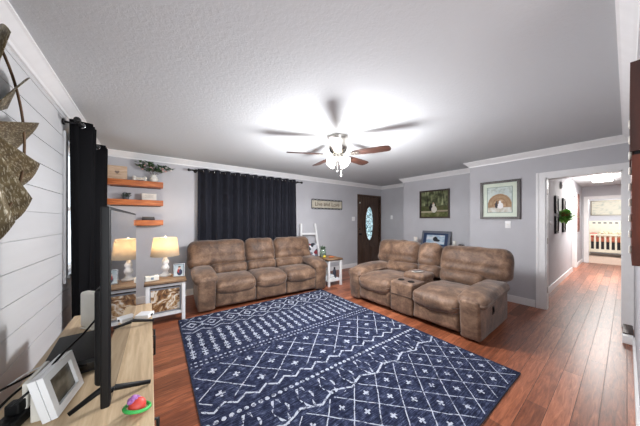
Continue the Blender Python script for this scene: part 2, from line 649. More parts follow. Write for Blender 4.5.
MB().prism(ell(.166, .511), .008, Matrix.Translation((xc, YB + .019, 1.26)) @ RX(pi / 2)).build('oval_glass', gm, dr)
mb = MB()
mb.lathe([(.028, 0), (.028, .008), (.012, .012), (.012, .04), (.026, .05), (.028, .062), (.018, .072), (.001, .074)], 16, (FD0 + .07, YB + .02, .95), RX(pi / 2))
mb.build('door_knob', M['blackmetal'], dr)
MB().lathe([(.03, 0), (.03, .012), (.02, .02), (.001, .021)], 16, (FD0 + .07, YB + .02, 1.1), RX(pi / 2)).build('deadbolt', M['blackmetal'], dr)
MB().b2((FD0 + .03, YB - .024, 1.86), (FD0 + .06, YB - .0, 1.9)).build('chime_sensor', M['offwhite'], dr)

# ------------------------------------------------------------------ rug
m, nt, b = newmat('navy_trellis_rug')
v = coords(nt)
sx = nt.nodes.new('ShaderNodeSeparateXYZ')
nt.links.new(v, sx.inputs[0])
n1 = E(nt, tex(nt, v, 9, 3))
n2 = E(nt, tex(nt, v, 22, 3, 0.7))
wob = (n1 - 0.5) * 0.022
u = E(nt, sx.outputs[0]) + wob
vv = E(nt, sx.outputs[1]) + (E(nt, tex(nt, v, 7.3, 3)) - 0.5) * 0.022    # from the near edge, metres
def tri(x): return ((x.frac() - 0.5).abs()) * 2.0          # 1 at cell edge, 0 in the middle
def lattice(u, v_, p, q, wd):
    a, c_ = tri(u / p), tri(v_ / q)
    line = (a + c_ - 1.0).abs().lt(wd)
    return line, a, c_
# near lattice band  v 0..0.72
p, q = 0.25, 0.26
L1, a1, c1 = lattice(u + 0.03, vv + 0.02, p, q, 0.043)
# crosses at cell centres (both staggered sets)
def cross(a, c_, ra, w_):
    x = a.min(c_).lt(w_)
    return x * a.max(c_).lt(ra)
X1_ = cross(a1, c1, 0.2, 0.06)
X1b = cross(1.0 - a1, 1.0 - c1, 0.2, 0.06)
dash = ((u * 26.0) + (vv * 9.0)).frac().lt(0.82)
band1 = L1.max(X1_).max(X1b) * vv.lt(0.74)
# sparse row of hooks v .74-1.0
a3, c3 = tri((u + 0.05) / 0.21), tri((vv - 0.74) / 0.27)
hook = ((a3 * 1.0 + c3 * 0.6 - 0.62).abs().lt(0.10)) * c3.gt(0.25).lt(0.5).max(a3.lt(0.35))
hook = hook * ((u * 9.5).frac().lt(0.8)) * vv.between(0.77, 0.98)
zig1 = ((vv - 0.74) - tri(u / 0.30) * 0.06).abs().lt(0.009) * vv.between(0.72, 0.82)
# dotted line v 1.03
du = (u / 0.052).frac() - 0.5
dv = (vv - 1.03) / 0.052
dots = (du * du + dv * dv).lt(0.11)
# diamonds band v 1.08-1.75
L2, a2, c2 = lattice(u, vv - 1.12, 0.33, 0.33, 0.04)
X2_ = cross(a2, c2, 0.22, 0.065).max(cross(1.0 - a2, 1.0 - c2, 0.2, 0.06))
band2 = (L2.max(X2_)) * vv.between(1.20, 1.70)
zig2 = ((vv - 1.12) - tri(u / 0.165) * 0.06).abs().lt(0.010)
# dashed rows v 1.74, 1.80
du2 = (u / 0.045).frac()
rows = du2.lt(0.5) * ((vv - 1.77).abs().lt(0.008)).max((vv - 1.83).abs().lt(0.010) * du2.lt(0.6))
# columns of bars v 1.88-2.5
cu = ((u / 0.11).frac() - 0.5).abs()
bar = cu.lt(0.055)
bead = cu.lt(0.2) * ((vv / 0.105).frac() - 0.5).abs().lt(0.16) * ((vv / 0.105).frac() - 0.5).abs().gt(0.02)
tick = cu.lt(0.26) * ((vv / 0.21).frac() - 0.5).abs().lt(0.05)
band3 = (bar * ((vv / 0.105).frac().gt(0.16))).max(bead).max(tick) * vv.between(1.90, 2.46)
rows2 = ((vv - 2.50) - tri(u / 0.22) * 0.07).abs().lt(0.010)
# far band: hexagon trellis v 2.5-3.0
hu = u / 0.24
ha, hc = tri(hu), tri((vv - 2.56) / 0.34)
hexl = (ha * 0.7 + hc - 0.85).abs().lt(0.07).max((ha - 0.97).abs().lt(0.05) * hc.lt(0.4))
hexd = (ha + hc).lt(0.5) * (ha + hc).gt(0.28)
hexx = cross(1.0 - ha, 1.0 - hc, 0.2, 0.07)
band4 = hexl.max(hexd).max(hexx) * vv.gt(2.58)
mask = band1.max(hook).max(zig1).max(dots).max(band2).max(zig2).max(rows).max(band3).max(rows2).max(band4)
worn = E(nt, tex(nt, v, 34, 3, 0.7)).gt(0.455)
soft = n2 * 0.5 + 0.55
mask = mask * (worn * 0.7 + 0.18)
sv = coords(nt, (3, 40, 1))
streak = E(nt, tex(nt, sv, 3, 4, 0.7))
navy = ramp(nt, (streak * 0.6 + n2 * 0.4).s, [(0.36, (17, 20, 35)), (0.48, (29, 34, 56)), (0.57, (60, 67, 92)), (0.66, (118, 125, 146))])
edge = (u - 1.19).abs().gt(1.178).max((vv - 1.5).abs().gt(1.488))
inside = 1.0 - edge
nt.links.new(mix(nt, mask * inside, navy, (184, 190, 202)), b.inputs['Base Color'])
b.inputs['Roughness'].default_value = 0.95
b.inputs['Specular IOR Level'].default_value = 0.15
bump(nt, b, mask * 0.5 + n2 * 0.6, 0.3, 0.004)
rug_m = m
rug = thing('area_rug', 'large navy area rug with white diamond trellis pattern on the wood floor', 'rug', (0.255, 0.615, 0.0), R(-1.1))
MB().b2((0, 0, 0.001), (2.38, 3.0, 0.011)).build('pile', rug_m, rug)
mb = MB()
for (x0, y0, x1, y1) in ((-.006, -.006, 2.386, 0), (-.006, 3.0, 2.386, 3.006), (-.006, 0, 0, 3.0), (2.38, 0, 2.386, 3.0)):
    mb.b2((x0, y0, 0.001), (x1, y1, 0.011))
mb.build('bound_edge', plain('navy_binding', (26, 30, 50), 0.9), rug)

# ------------------------------------------------------------------ upholstery
def arm(root, x0, x1, D, hgt, side, name='armrest', lever=False):
    wd = x1 - x0
    xm = (x0 + x1) / 2
    mb = MB()
    def shp(q, u):
        # front face leans out a little at the top and is softly rounded
        k = (u[2] + 1) / 2
        return (q[0], q[1] - (0.035 * k if u[1] < 0 else 0), q[2])
    mb.pad((xm, D * .45, .015 + hgt * .42), (wd, D * .90, hgt * .82), .03, (.008, .012, 0), 6, None, .004, x0, True, shp)
    a = mb.build(name, M['suede'], root)
    mb = MB()
    def shp2(q, u):
        z = q[2]
        if u[1] < 0: z -= .05 * u[1] ** 2
        return (q[0] * (1 + .05 * (1 - u[1]) * .5), q[1], z)
    mb.pad((xm + side * .01, D * .42 - .015, hgt * .89), (wd + .085, D * .84, hgt * .23), .064, (.006, .012, .028), 8, None, .010, x0 + 3, True, shp2)
    mb.build('arm_pad', M['suede'], a)
    mb = MB()
    mb.tube([(xm + side * (wd / 2 - .012), .028, .09), (xm + side * (wd / 2 - .012), .012, hgt * .45), (xm + side * (wd / 2 - .012), -.002, hgt * .74)], .007, 8)
    mb.build('welt_seam', M['suede_dark'], a)
    if lever:
        mb = MB()
        mb.pad((xm + side * (wd / 2 + .006), D * .34, hgt * .55), (.014, .07, .10), .006, n=2)
        mb.pad((xm + side * (wd / 2 + .014), D * .34, hgt * .57), (.012, .028, .07), .005, n=2, rot=RX(R(15)))
        mb.build('recline_lever', M['black'], a)
    return a

def seat(root, x0, x1, D, seed, seat_h=.445, back_h=.96, bx0=None, bx1=None):
    g = .006
    xm, wd = (x0 + x1) / 2, x1 - x0 - g
    mb = MB()
    def sag(q, u):
        z = q[2]
        if u[2] > 0: z -= .02 * max(0, u[1])
        if u[1] < 0: z -= .035 * u[1] ** 2 * (1 if u[2] > 0 else .3)
        # the lower front edge bows down in the middle
        if u[2] < 0 and u[1] < 0: z -= .035 * max(0, 1 - u[0] ** 2) * -u[1]
        return (q[0], q[1], z)
    sl = D * .72
    mb.pad((xm, sl / 2 - .025, seat_h - .085), (wd, sl, .19), .065, (.004, .025, .026), 9, None, .012, seed, True, sag)
    mb.build('seat_cushion', M['suede'], root)
    mb = MB()
    mb.pad((xm, .10, .165), (wd, .18, .235), .04, (0, .022, 0), 8, None, .008, seed + 5)
    mb.build('footrest_panel', M['suede'], root)
    if bx0 is None: bx0 = x0
    if bx1 is None: bx1 = x1
    back(root, xm, min(wd, bx1 - bx0) + .01, bx0, bx1, D, seed, seat_h, back_h)

def back(root, xm, lw, bx0, bx1, D, seed, seat_h, back_h):
    # reclined back: a lumbar roll below, the tall head cushion above
    bm_, bw = (bx0 + bx1) / 2, bx1 - bx0 - .004
    mb = MB()
    mb.pad((xm, D - .285, seat_h + .065), (lw, .20, .20), .07, (.0, .03, 0), 8, RX(R(-10)), .010, seed + 9)
    mb.build('lumbar_cushion', M['suede'], root)
    mb = MB()
    def roll(q, u):
        y = q[1]
        # a soft crease across the pad, rounder shoulders at the top
        if u[1] < 0: y += .022 * math.exp(-((u[2] + .35) / .16) ** 2)
        w_ = 1.0
        if u[2] > 0: w_ = 1 - .05 * u[2] ** 3 * ((bw - .3) / bw)
        return (q[0] * w_, y, q[2])
    zb_ = seat_h + .10
    hh = back_h - zb_
    mb.pad((bm_, D - .165, zb_ + hh / 2), (bw, .23, hh + .03), .10, (.004, .04, .014), 10, RX(R(-18)), .015, seed + 13, True, roll)
    mb.build('head_cushion', M['suede'], root)

def sofa_shell(root, W, D, back_h):
    mb = MB()
    mb.pad((0, D - .11, .43), (W - .03, .12, .74), .04, (0, .02, 0), 6, RX(R(-8)), .003, 2)
    mb.build('back_panel', M['suede'], root)
    mb = MB()
    mb.b2((-W / 2 + .05, .06, .04), (W / 2 - .05, D - .12, .28))
    mb.build('base_frame', M['suede_dark'], root)
    for sx_ in (-1, 1):
        for yy in (.10, D - .18):
            MB().lathe([(.022, 0), (.028, .05)], 12, (sx_ * (W / 2 - .12), yy, 0)).build('foot', M['black'], root)

# three seat sofa under the window
W, DS = 2.24, .88
sofa = thing('reclining_sofa', 'three-seat brown suede reclining sofa under the black window curtains', 'sofa', (1.673, 3.63, 0), R(-3.6))
sofa_shell(sofa, W, DS, .97)
arm(sofa, -1.12, -.885, DS, .575, -1)
arm(sofa, .895, 1.12, DS, .575, 1)
seat(sofa, -.885, -.262, DS, 1, bx0=-1.22, bx1=-.27, back_h=.985)
seat(sofa, -.262, .292, DS, 2, bx0=-.27, bx1=.31, back_h=.985)
seat(sofa, .292, .895, DS, 3, bx0=.31, bx1=1.14, back_h=.985)

# loveseat with middle console
lov = thing('reclining_loveseat', 'brown suede reclining loveseat with middle console, standing before the framed pictures', 'loveseat', (2.868, 1.94, 0), R(-89))
W, DL = 1.98, 1.13
sofa_shell(lov, W, DL, .95)
arm(lov, -.99, -.785, DL, .545, -1)
arm(lov, .785, .99, DL, .54, 1, lever=True)
seat(lov, -.785, -.18, DL, 4, bx0=-1.08, bx1=-.235, back_h=.96)
seat(lov, .19, .785, DL, 5, bx0=.15, bx1=1.06, back_h=.95)
# console unit between the seats
mb = MB()
mb.pad((.005, .32, .255), (.355, .62, .44), .03, (.003, .006, .0), 6, None, .003, 21)
con = mb.build('console_box', M['suede'], lov)
MB().pad((.005, .50, .505), (.34, .36, .10), .04, (.0, .006, .012), 6, None, .004, 22).build('console_lid', M['suede'], con)
mb = MB()
mb.b2((-.16, -.002, .285), (.17, .019, .291))
mb.build('drawer_seam', M['suede_dark'], con)
for sx_ in (-.075, .085):
    mb = MB()
    mb.torus((sx_, .15, .477), .042, .006)
    mb.lathe([(.041, 0), (.041, .003), (.0005, .003)], 18, (sx_, .15, .475))
    mb.build('cup_holder', M['black'], con)
back(lov, .005, .36, -.23, .145, DL, 24, .46, .955)

# phone lying on the console lid
lm = lov.matrix_basis.copy()
Lm = Matrix.Translation(lov.location) @ RZ(R(-89))
p = Lm @ Vector((.02, .44, .571))
ph = thing('smartphone', 'slim pale phone lying on the loveseat console lid', 'phone', p, R(-20))
MB().bbox((0, 0, .005), (.16, .075, .009), .004).build('case', M['offwhite'], ph)
MB().b2((-.074, -.032, .0097), (.074, .032, .0105)).build('screen', plain('dark_phone_glass', (120, 124, 132), .15), ph)

# ------------------------------------------------------------------ end tables
def end_table(root, w_, d_, h_):
    mb = MB()
    mb.pad((w_ / 2, d_ / 2, h_ - .016), (w_ + .03, d_ + .03, .032), .006, n=2)
    mb.build('tabletop', M['tabletop'], root)
    mb = MB()
    mb.b2((-.018, -.018, h_ - .034), (w_ + .018, d_ + .018, h_ - .022))
    mb.build('top_edge', M['darkwood'], root)
    mb = MB()
    mb.b2((.03, .012, h_ - .07), (w_ - .03, .028, h_ - .034)).b2((.03, d_ - .028, h_ - .07), (w_ - .03, d_ - .012, h_ - .034))
    mb.b2((.012, .03, h_ - .07), (.028, d_ - .03, h_ - .034)).b2((w_ - .028, .03, h_ - .07), (w_ - .012, d_ - .03, h_ - .034))
    mb.build('apron', M['whitewash'], root)
    MB().b2((.01, .01, .10), (w_ - .01, d_ - .01, .135)).build('lower_shelf', M['whitewash'], root)
    for x in (0, w_ - .04):
        for y in (0, d_ - .04):
            MB().bbox((x + .02, y + .02, (h_ - .034) / 2), (.042, .042, h_ - .034), .004).build('leg', M['whitewash'], root)
M['whitewash'] = plain('white_painted_wood', (222, 222, 222), .5, var=.04, scale=8)
TH = .555
et = thing('end_table', 'white end table with rustic wood top, carrying the lamp beside the sofa', 'end table', (-.045, 3.64, 0), R(-1))
end_table(et, .435, .46, TH)
et2 = thing('end_table', 'white end table at the right end of the sofa, holding a plant jar', 'end table', (2.905, 3.61, 0), R(-3))
end_table(et2, .345, .46, TH + .015)

# patterned storage box on the left table's shelf
m, nt, b = newmat('brown_white_driftwood_print')
v = coords(nt)
f = tex(nt, v, 9, 5, .6, 2.0)
nt.links.new(ramp(nt, f, [(0.36, (70, 42, 22)), (0.46, (134, 92, 52)), (0.53, (186, 152, 108)), (0.60, (222, 216, 206))]), b.inputs['Base Color'])
b.inputs['Roughness'].default_value = .5
crate = thing('storage_crate', 'square crate with brown and white rustic print on the lamp table shelf', 'crate', (.17, 3.85, .136), R(-1))
MB().bbox((0, 0, .155), (.33, .33, .31), .006).build('body', m, crate)
mb = MB()
for sx_ in (-1, 1):
    mb.b2((sx_ * .168 - .008, -.172, 0), (sx_ * .168 + .008, -.156, .325))
mb.b2((-.168, -.172, .305), (.168, -.156, .325)).b2((-.168, -.172, 0), (.168, -.156, .02))
mb.build('rim_frame', plain('grey_metal_rim', (132, 134, 140), .4, metal=.5), crate)

# table lamp
lp = thing('table_lamp', 'white balustrade table lamp with glowing linen drum shade beside the sofa', 'lamp', (.18, 4.02, TH + .001))
MB().lathe([(.075, 0), (.075, .018), (.05, .028), (.034, .05), (.030, .07), (.046, .095), (.05, .12), (.036, .15), (.028, .165), (.044, .19), (.040, .22), (.026, .245), (.022, .27), (.012, .28), (.012, .33)], 28).build('lamp_base', M['white'], lp)
sm, nt, b = newmat('linen_lamp_shade')
v = coords(nt, (1, 1, 1))
f = tex(nt, coords(nt, (40, 40, 160)), 3, 3)
cc = ramp(nt, f, [(0.3, (206, 190, 164)), (0.7, (226, 212, 190))])
nt.links.new(cc, b.inputs['Base Color'])
b.inputs['Roughness'].default_value = .9
tr = nt.nodes.new('ShaderNodeBsdfTranslucent')
nt.links.new(cc, tr.inputs[0])
mx = nt.nodes.new('ShaderNodeMixShader')
mx.inputs[0].default_value = .55
out = nt.nodes['Material Output']
nt.links.new(b.outputs[0], mx.inputs[1]); nt.links.new(tr.outputs[0], mx.inputs[2]); nt.links.new(mx.outputs[0], out.inputs[0])
z0, z1 = .29, .555
MB().lathe([(.178, z0), (.142, z1), (.138, z1), (.174, z0), (.178, z0)], 40, cap=False).build('lamp_shade', sm, lp)
mb = MB()
for k in range(3):
    a = 2 * pi * k / 3
    mb.tube([(0, 0, z1 - .02), (.139 * cos(a), .139 * sin(a), z1 - .012)], .003, 6)
mb.tube([(0, 0, .33), (0, 0, z1 + .01)], .004, 6)
mb.build('harp', M['nickel'], lp)
MB().lathe([(.006, 0), (.014, .008), (.012, .02), (.001, .028)], 14, (0, 0, z1 + .005)).build('finial', M['offwhite'], lp)
MB().ball((0, 0, .42), .035, 14).build('bulb', glow('warm_bulb', (255, 220, 170), 6), lp)
ld = bpy.data.lights.new('lamp_light', 'POINT'); ld.energy = 5; ld.color = (1, .82, .6); ld.shadow_soft_size = .04
lo = bpy.data.objects.new('lamp_light', ld); C.objects.link(lo); lo.parent = lp; lo.location = (0, 0, .49)

# photo panels painted as colour attributes
def photo(name, w_, h_, fn, nx=48, ny=48, rough=.6):
    """flat print in the local xz plane, facing -y"""
    vs, fs, cols = [], [], []
    for j in range(ny + 1):
        for i in range(nx + 1):
            vs.append(((i / nx - .5) * w_, 0, j / ny * h_))
            cols.append(lin(fn(i / nx, j / ny)))
    for j in range(ny):
        for i in range(nx):
            a = j * (nx + 1) + i
            fs.append((a, a + 1, a + nx + 2, a + nx + 1))
    mb = MB().add(vs, fs)
    m, nt, b = newmat(name + '_print')
    at = nt.nodes.new('ShaderNodeVertexColor'); at.layer_name = 'print'
    nt.links.new(at.outputs[0], b.inputs['Base Color'])
    b.inputs['Roughness'].default_value = rough
    b.inputs['Specular IOR Level'].default_value = .2
    mb._cols = cols
    mb._m = m
    return mb
def photo_build(mb, name, parent, loc=(0, 0, 0)):
    o = mb.build(name, mb._m, parent, loc)
    ca = o.data.color_attributes.new('print', 'FLOAT_COLOR', 'POINT')
    flat = []
    for c_ in mb._cols: flat += list(c_)
    ca.data.foreach_set('color', flat)
    return o
def nz(x, y, s_, seed=0): return noise.noise(Vector((x * s_, y * s_, seed * 7.3)))
def fb(x, y, s_, seed=0): return nz(x, y, s_, seed) + .5 * nz(x, y, s_ * 2.1, seed + 1) + .25 * nz(x, y, s_ * 4.3, seed + 2)
def mixc(a, b_, t):
    t = max(0, min(1, t))
    return [p * (1 - t) + q * t for p, q in zip(a, b_)]
def el(u, v_, cx, cy, rx, ry): return ((u - cx) / rx) ** 2 + ((v_ - cy) / ry) ** 2 < 1

def frame_bars(mb, w_, h_, fw, dp, y0=0, z0=0):
    """picture frame moulding around a w x h opening, facing -y, base at z0"""
    for (xa, xb, za, zb) in ((-w_ / 2 - fw, -w_ / 2, -fw, h_ + fw), (w_ / 2, w_ / 2 + fw, -fw, h_ + fw), (-w_ / 2, w_ / 2, -fw, 0), (-w_ / 2, w_ / 2, h_, h_ + fw)):
        mb.b2((xa, y0 - dp, za + z0), (xb, y0, zb + z0))
    return mb

def toddler(u, v_):
    c_ = mixc((206, 214, 214), (176, 190, 196), v_ + .3 * fb(u, v_, 4, 3))
    if el(u, v_, .55, .3, .28, .28): c_ = (58, 62, 84)
    if el(u, v_, .5, .45, .18, .2): c_ = (178, 64, 60) if u < .5 else (70, 74, 96)
    if el(u, v_, .52, .68, .13, .14): c_ = (222, 178, 156)
    if el(u, v_, .52, .78, .13, .07): c_ = (92, 66, 50)
    return c_
pf = thing('photo_frame', 'small photo frame with a toddler picture standing by the lamp', 'photo frame', (.335, 3.84, TH + .002), R(-12))
o = MB()
frame_bars(o, .12, .16, .012, .014, 0, .012)
o.box((0, .012, .092), (.14, .004, .18)).build('moulding', M['chrome'], pf).rotation_euler = (R(-9), 0, 0)
q = photo_build(photo('toddler', .12, .16, toddler), 'photograph', pf, (0, -.002 , .012)); q.rotation_euler = (R(-9), 0, 0)
MB().b2((-.015, .01, .0), (.015, .075, .003)).build('easel_back', M['black'], pf)
nb = thing('tissue_box', 'small white box at the left front of the lamp table', 'box', (.02, 3.80, TH + .001), R(8))
MB().bbox((0, 0, .032), (.15, .085, .064), .008).build('carton', M['offwhite'], nb)
MB().bbox((0, 0, .066), (.06, .02, .008), .003).build('opening_slot', plain('grey_slot', (150, 152, 156), .6), nb)
MB().bbox((0, -.044, .034), (.03, .004, .03), .001).build('label_patch', plain('blue_grey_patch', (120, 136, 150), .5), nb)

# things on the right end table
pj = thing('plant_jar', 'glass jar of green succulents on the right end table', 'plant', (3.0, 3.93, TH + .016))
gl, gnt2, gb2 = newmat('green_jar_glass')
gb2.inputs['Base Color'].default_value = lin((210, 232, 214)); gb2.inputs['Transmission Weight'].default_value = .85; gb2.inputs['Roughness'].default_value = .05
MB().lathe([(.05, 0), (.062, .01), (.064, .07), (.05, .10), (.044, .115), (.046, .125), (.041, .125), (.04, .112), (.046, .095), (.059, .068), (.057, .014), (.001, .008)], 22).build('jar', gl, pj)
def leafy(mb, c, n, r, up, ll, seed, wd=.35):
    rd = random.Random(seed)
    for i in range(n):
        a = rd.uniform(0, 2 * pi); e = rd.uniform(.15, 1.2)
        d = Vector((cos(a) * cos(e), sin(a) * cos(e), sin(e) * up)).normalized()
        st = Vector(c) + Vector((rd.uniform(-r, r), rd.uniform(-r, r), rd.uniform(0, r)))
        L = ll * rd.uniform(.6, 1.2)
        sd = d.cross(Vector((0, 0, 1)))
        if sd.length < .01: sd = Vector((1, 0, 0))
        sd.normalize()
        nn = sd.cross(d)
        mid = st + d * L * .5
        tip = st + d * L - Vector((0, 0, L * .15))
        mb.add([st, mid + sd * L * wd * .5 + nn * L * .05, tip, mid - sd * L * wd * .5 + nn * L * .05, mid - nn * L * .03], [(0, 1, 4), (1, 2, 4), (2, 3, 4), (3, 0, 4)])
    return mb
green = plain('leaf_green', (84, 122, 62), .55, var=.2, scale=30)
dkgreen = plain('deep_leaf_green', (58, 84, 52), .55, var=.2, scale=30)
leafy(MB(), (0, 0, .02), 60, .04, 1.0, .05, 3).build('succulent', green, pj)
leafy(MB(), (0, 0, .10), 40, .03, 1.0, .06, 4).build('foliage', dkgreen, pj)
pj.scale = (1.15, 1.15, 1.45)
tr_ = thing('wooden_tray', 'small oval wooden tray on the right end table beside the jar', 'tray', (3.10, 3.76, TH + .016), R(20))
MB().lathe([(.001, 0), (.05, 0), (.06, .014), (.056, .014), (.048, .004), (.001, .004)], 24, (0, 0, 0), Matrix.Diagonal((1.5, .9, 1, 1))).build('dish', M['shelfwood'], tr_)
lem = thing('lemon', 'yellow lemon lying at the foot of the plant jar', 'fruit', (2.945, 3.80, TH + .017))
MB().lathe([(.001, -.04), (.007, -.036), (.02, -.022), (.027, 0), (.02, .022), (.007, .036), (.001, .04)], 16, (0, 0, .027), RY(pi / 2)).build('rind', plain('lemon_yellow', (214, 190, 60), .45), lem)
MB().ball((.041, 0, .027), .004, 8).build('stem_end', green, lem)
# stacked books and box on lower shelf of the right table
for i, (nm, sz, c_, lab, pz, px_) in enumerate((('book', (.24, .17, .03), (120, 150, 176), 'blue-grey book at the bottom of the right table shelf', .136, 0),
                                            ('book', (.23, .16, .035), (214, 220, 226), 'pale book lying on the blue-grey book on the table shelf', .167, .005))):
    t = thing(nm, lab, 'book', (3.03 + px_, 3.79, pz), R(-3 + 5 * i), 'books on the right table shelf')
    MB().bbox((0, 0, sz[2] / 2), sz, .003).build('cover', plain('cover_cloth_%d' % i, c_, .6), t)
    MB().b2((-sz[0] / 2 + .004, -sz[1] / 2 - .001, .005), (sz[0] / 2 - .004, -sz[1] / 2 + .006, sz[2] - .005)).build('pages', M['offwhite'], t)
t = thing('card_box', 'upright white box with a grey picture on the right table shelf', 'box', (3.04, 3.985, .137), R(-3))
MB().bbox((0, 0, .13), (.22, .06, .26), .004).build('carton', M['offwhite'], t)
photo_build(photo('card_box', .16, .12, lambda u, v_: mixc((196, 204, 210), (90, 100, 112), .5 + fb(u, v_, 4, 9)), 20, 20), 'printed_panel', t, (0, -.0315, .12))
t = thing('water_bottle', 'dark bottle standing at the right of the table shelf', 'bottle', (3.16, 3.73, .137))
MB().lathe([(.03, 0), (.033, .005), (.033, .15), (.022, .18), (.014, .19)], 18).build('flask', plain('dark_flask', (52, 56, 66), .35), t)
MB().lathe([(.018, .19), (.018, .225), (.001, .228)], 16).build('cap', M['black'], t)

# ------------------------------------------------------------------ blanket ladder
ld_ = thing('blanket_ladder', 'white wooden blanket ladder leaning on the wall behind the sofa', 'ladder', (3.11, 4.5, 0))
tilt = R(-7)
for sx_ in (-1, 1):
    pts = [(sx_ * .29, 0.0, .02), (sx_ * .205, .17, 1.28)]
    d = (Vector(pts[1]) - Vector(pts[0]))
    Xm = Matrix.Translation((Vector(pts[0]) + Vector(pts[1])) / 2) @ Vector((0, 0, 1)).rotation_difference(d).to_matrix().to_4x4()
    MB().add([Xm @ Vector((x, y, z)) for z in (-d.length / 2, d.length / 2) for (x, y) in ((-.024, -.018), (.024, -.018), (.024, .018), (-.024, .018))],
             [(0, 3, 2, 1), (4, 5, 6, 7), (0, 1, 5, 4), (1, 2, 6, 5), (2, 3, 7, 6), (3, 0, 4, 7)]).build('rail', M['white'], ld_)
for zz in (.19, .47, .75, 1.03):
    k = zz / 1.3
    hw = .285 - .085 * k
    MB().b2((-hw, .17 * k - .016, zz - .024), (hw, .17 * k + .016, zz + .024)).build('rung', M['white'], ld_)
m, nt, b = newmat('patchwork_throw_fabric')
v = coords(nt)
vo = nt.nodes.new('ShaderNodeTexVoronoi'); vo.inputs['Scale'].default_value = 13; nt.links.new(v, vo.inputs['Vector'])
sc_ = nt.nodes.new('ShaderNodeSeparateColor'); nt.links.new(vo.outputs['Color'], sc_.inputs[0])
rp = nt.nodes.new('ShaderNodeValToRGB'); rp.color_ramp.interpolation = 'CONSTANT'
e = rp.color_ramp.elements
e[0].position = 0; e[0].color = lin((206, 208, 214)); e[1].position = .38; e[1].color = lin((52, 56, 66))
for p_, c_ in ((.62, (140, 52, 62)), (.78, (120, 130, 142)), (.9, (230, 230, 232))):
    q = e.new(p_); q.color = lin(c_)
nt.links.new(sc_.outputs[0], rp.inputs[0]); nt.links.new(rp.outputs[0], b.inputs['Base Color']); b.inputs['Roughness'].default_value = .95
bk = MB()
vs, fs = [], []
prof = [(-.035, .34), (-.04, .47), (-.038, .61), (-.036, .71), (-.032, .778), (-.012, .80), (.010, .795), (.026, .77), (.032, .69), (.032, .53)]
nxx = 18
for (dy, zz) in prof:
    k = min(zz, .86) / 1.3
    for i in range(nxx + 1):
        x = (i / nxx - .5) * .30
        vs.append((x + .03, .17 * .75 / 1.3 + dy * 1.2 - (.75 - zz) * .13 + .006 * sin(x * 60 + zz * 3), zz + .004 * sin(x * 25)))
for j in range(len(prof) - 1):
    for i in range(nxx):
        a = j * (nxx + 1) + i
        fs.append((a, a + 1, a + nxx + 2, a + nxx + 1))
bk.add(vs, fs, None, True)
o = bk.build('throw_blanket', m)
o.location = (3.11, 4.5, 0)
md = o.modifiers.new('thick', 'SOLIDIFY'); md.thickness = .006
tag(o, 'grey, black and red patterned throw draped over a ladder rung', 'blanket')

# ------------------------------------------------------------------ curtains
def rod(name, label, p0, p1, wall_n, group=None, br=(0.02, 0.98)):
    p0, p1 = Vector(p0), Vector(p1)
    t = thing(name, label, 'curtain rod', p0, 0, group)
    d = p1 - p0
    MB().tube([(0, 0, 0), d], .013, 12).build('pole', M['blackmetal'], t)
    for e_, sg in ((Vector((0, 0, 0)), -1), (d, 1)):
        dirn = d.normalized() * sg
        MB().tube([e_, e_ + dirn * .02, e_ + dirn * .03, e_ + dirn * .06, e_ + dirn * .065], [.013, .017, .024, .024, .01], 12).build('finial', M['blackmetal'], t)
    wn = Vector(wall_n)
    for k in br:
        c_ = d * k
        off = wn * (.115 if wn.x else .095)
        mb = MB()
        mb.tube([c_, c_ - off], .009, 8)
        mb.tube([c_ - off + wn * .012, c_ - off], .028, 12)
        mb.tube([c_ - d.normalized() * .012, c_ + d.normalized() * .012], .02, 10)
        mb.build('bracket', M['blackmetal'], t)
    return t

def curtain(name, label, mat, a, b_, z0, z1, nfold, amp, group, phase=0.0, grom=True, seed=0, flare=0.0, zr=None):
    """grommet panel between plan points a and b, hung on the rod at height zr"""
    a, b_ = Vector((*a, 0)), Vector((*b_, 0))
    t = thing(name, label, 'curtain', (a.x, a.y, 0), 0, group)
    d = b_ - a
    L = d.length
    dn = d.normalized()
    nr = Vector((-dn.y, dn.x, 0))
    rd = random.Random(seed)
    nu, nv = nfold * 14, 22
    vs, fs = [], []
    jit = [rd.uniform(-.25, .25) for _ in range(nfold + 2)]
    for j in range(nv + 1):
        k = j / nv
        z = z1 + (z0 - z1) * k
        for i in range(nu + 1):
            s_ = i / nu
            f_ = s_ * nfold
            ii = int(f_)
            wob = jit[min(ii, nfold)] * (k ** .7)
            ampk = amp * (1 - .25 * k) * (1 + .5 * wob)
            off = ampk * sin(2 * pi * f_ + phase + wob * 1.2)
            x = (s_ - .5) * L * (1 + flare * k) + L / 2 + .25 * amp * sin(4 * pi * f_ + phase) * k
            vs.append(dn * x + nr * off + Vector((0, 0, z)))
    for j in range(nv):
        for i in range(nu):
            q = j * (nu + 1) + i
            fs.append((q, q + 1, q + nu + 2, q + nu + 1))
    o = MB().add(vs, fs, None, True).build('fabric_panel', mat, t)
    md = o.modifiers.new('thick', 'SOLIDIFY'); md.thickness = .004; md.offset = 0
    if grom:
        for i in range(nfold * 2):
            f_ = (i + .5) / 2.0 * 1.0
            s_ = (i + .5) / (nfold * 2)
            # grommets sit where the fabric crosses the rod line
            f0 = (i - phase / pi) / 2.0
            if f0 < 0.05 or f0 > nfold - .05: continue
            p_ = dn * (f0 / nfold * L) + Vector((0, 0, zr or z1 - .04))
            ax = dn if amp > .02 else dn
            X = Vector((0, 0, 1)).rotation_difference(ax).to_matrix().to_4x4()
            MB().torus(p_, .024, .005, X, 16, 6).build('grommet', M['chrome'], t)
    return t

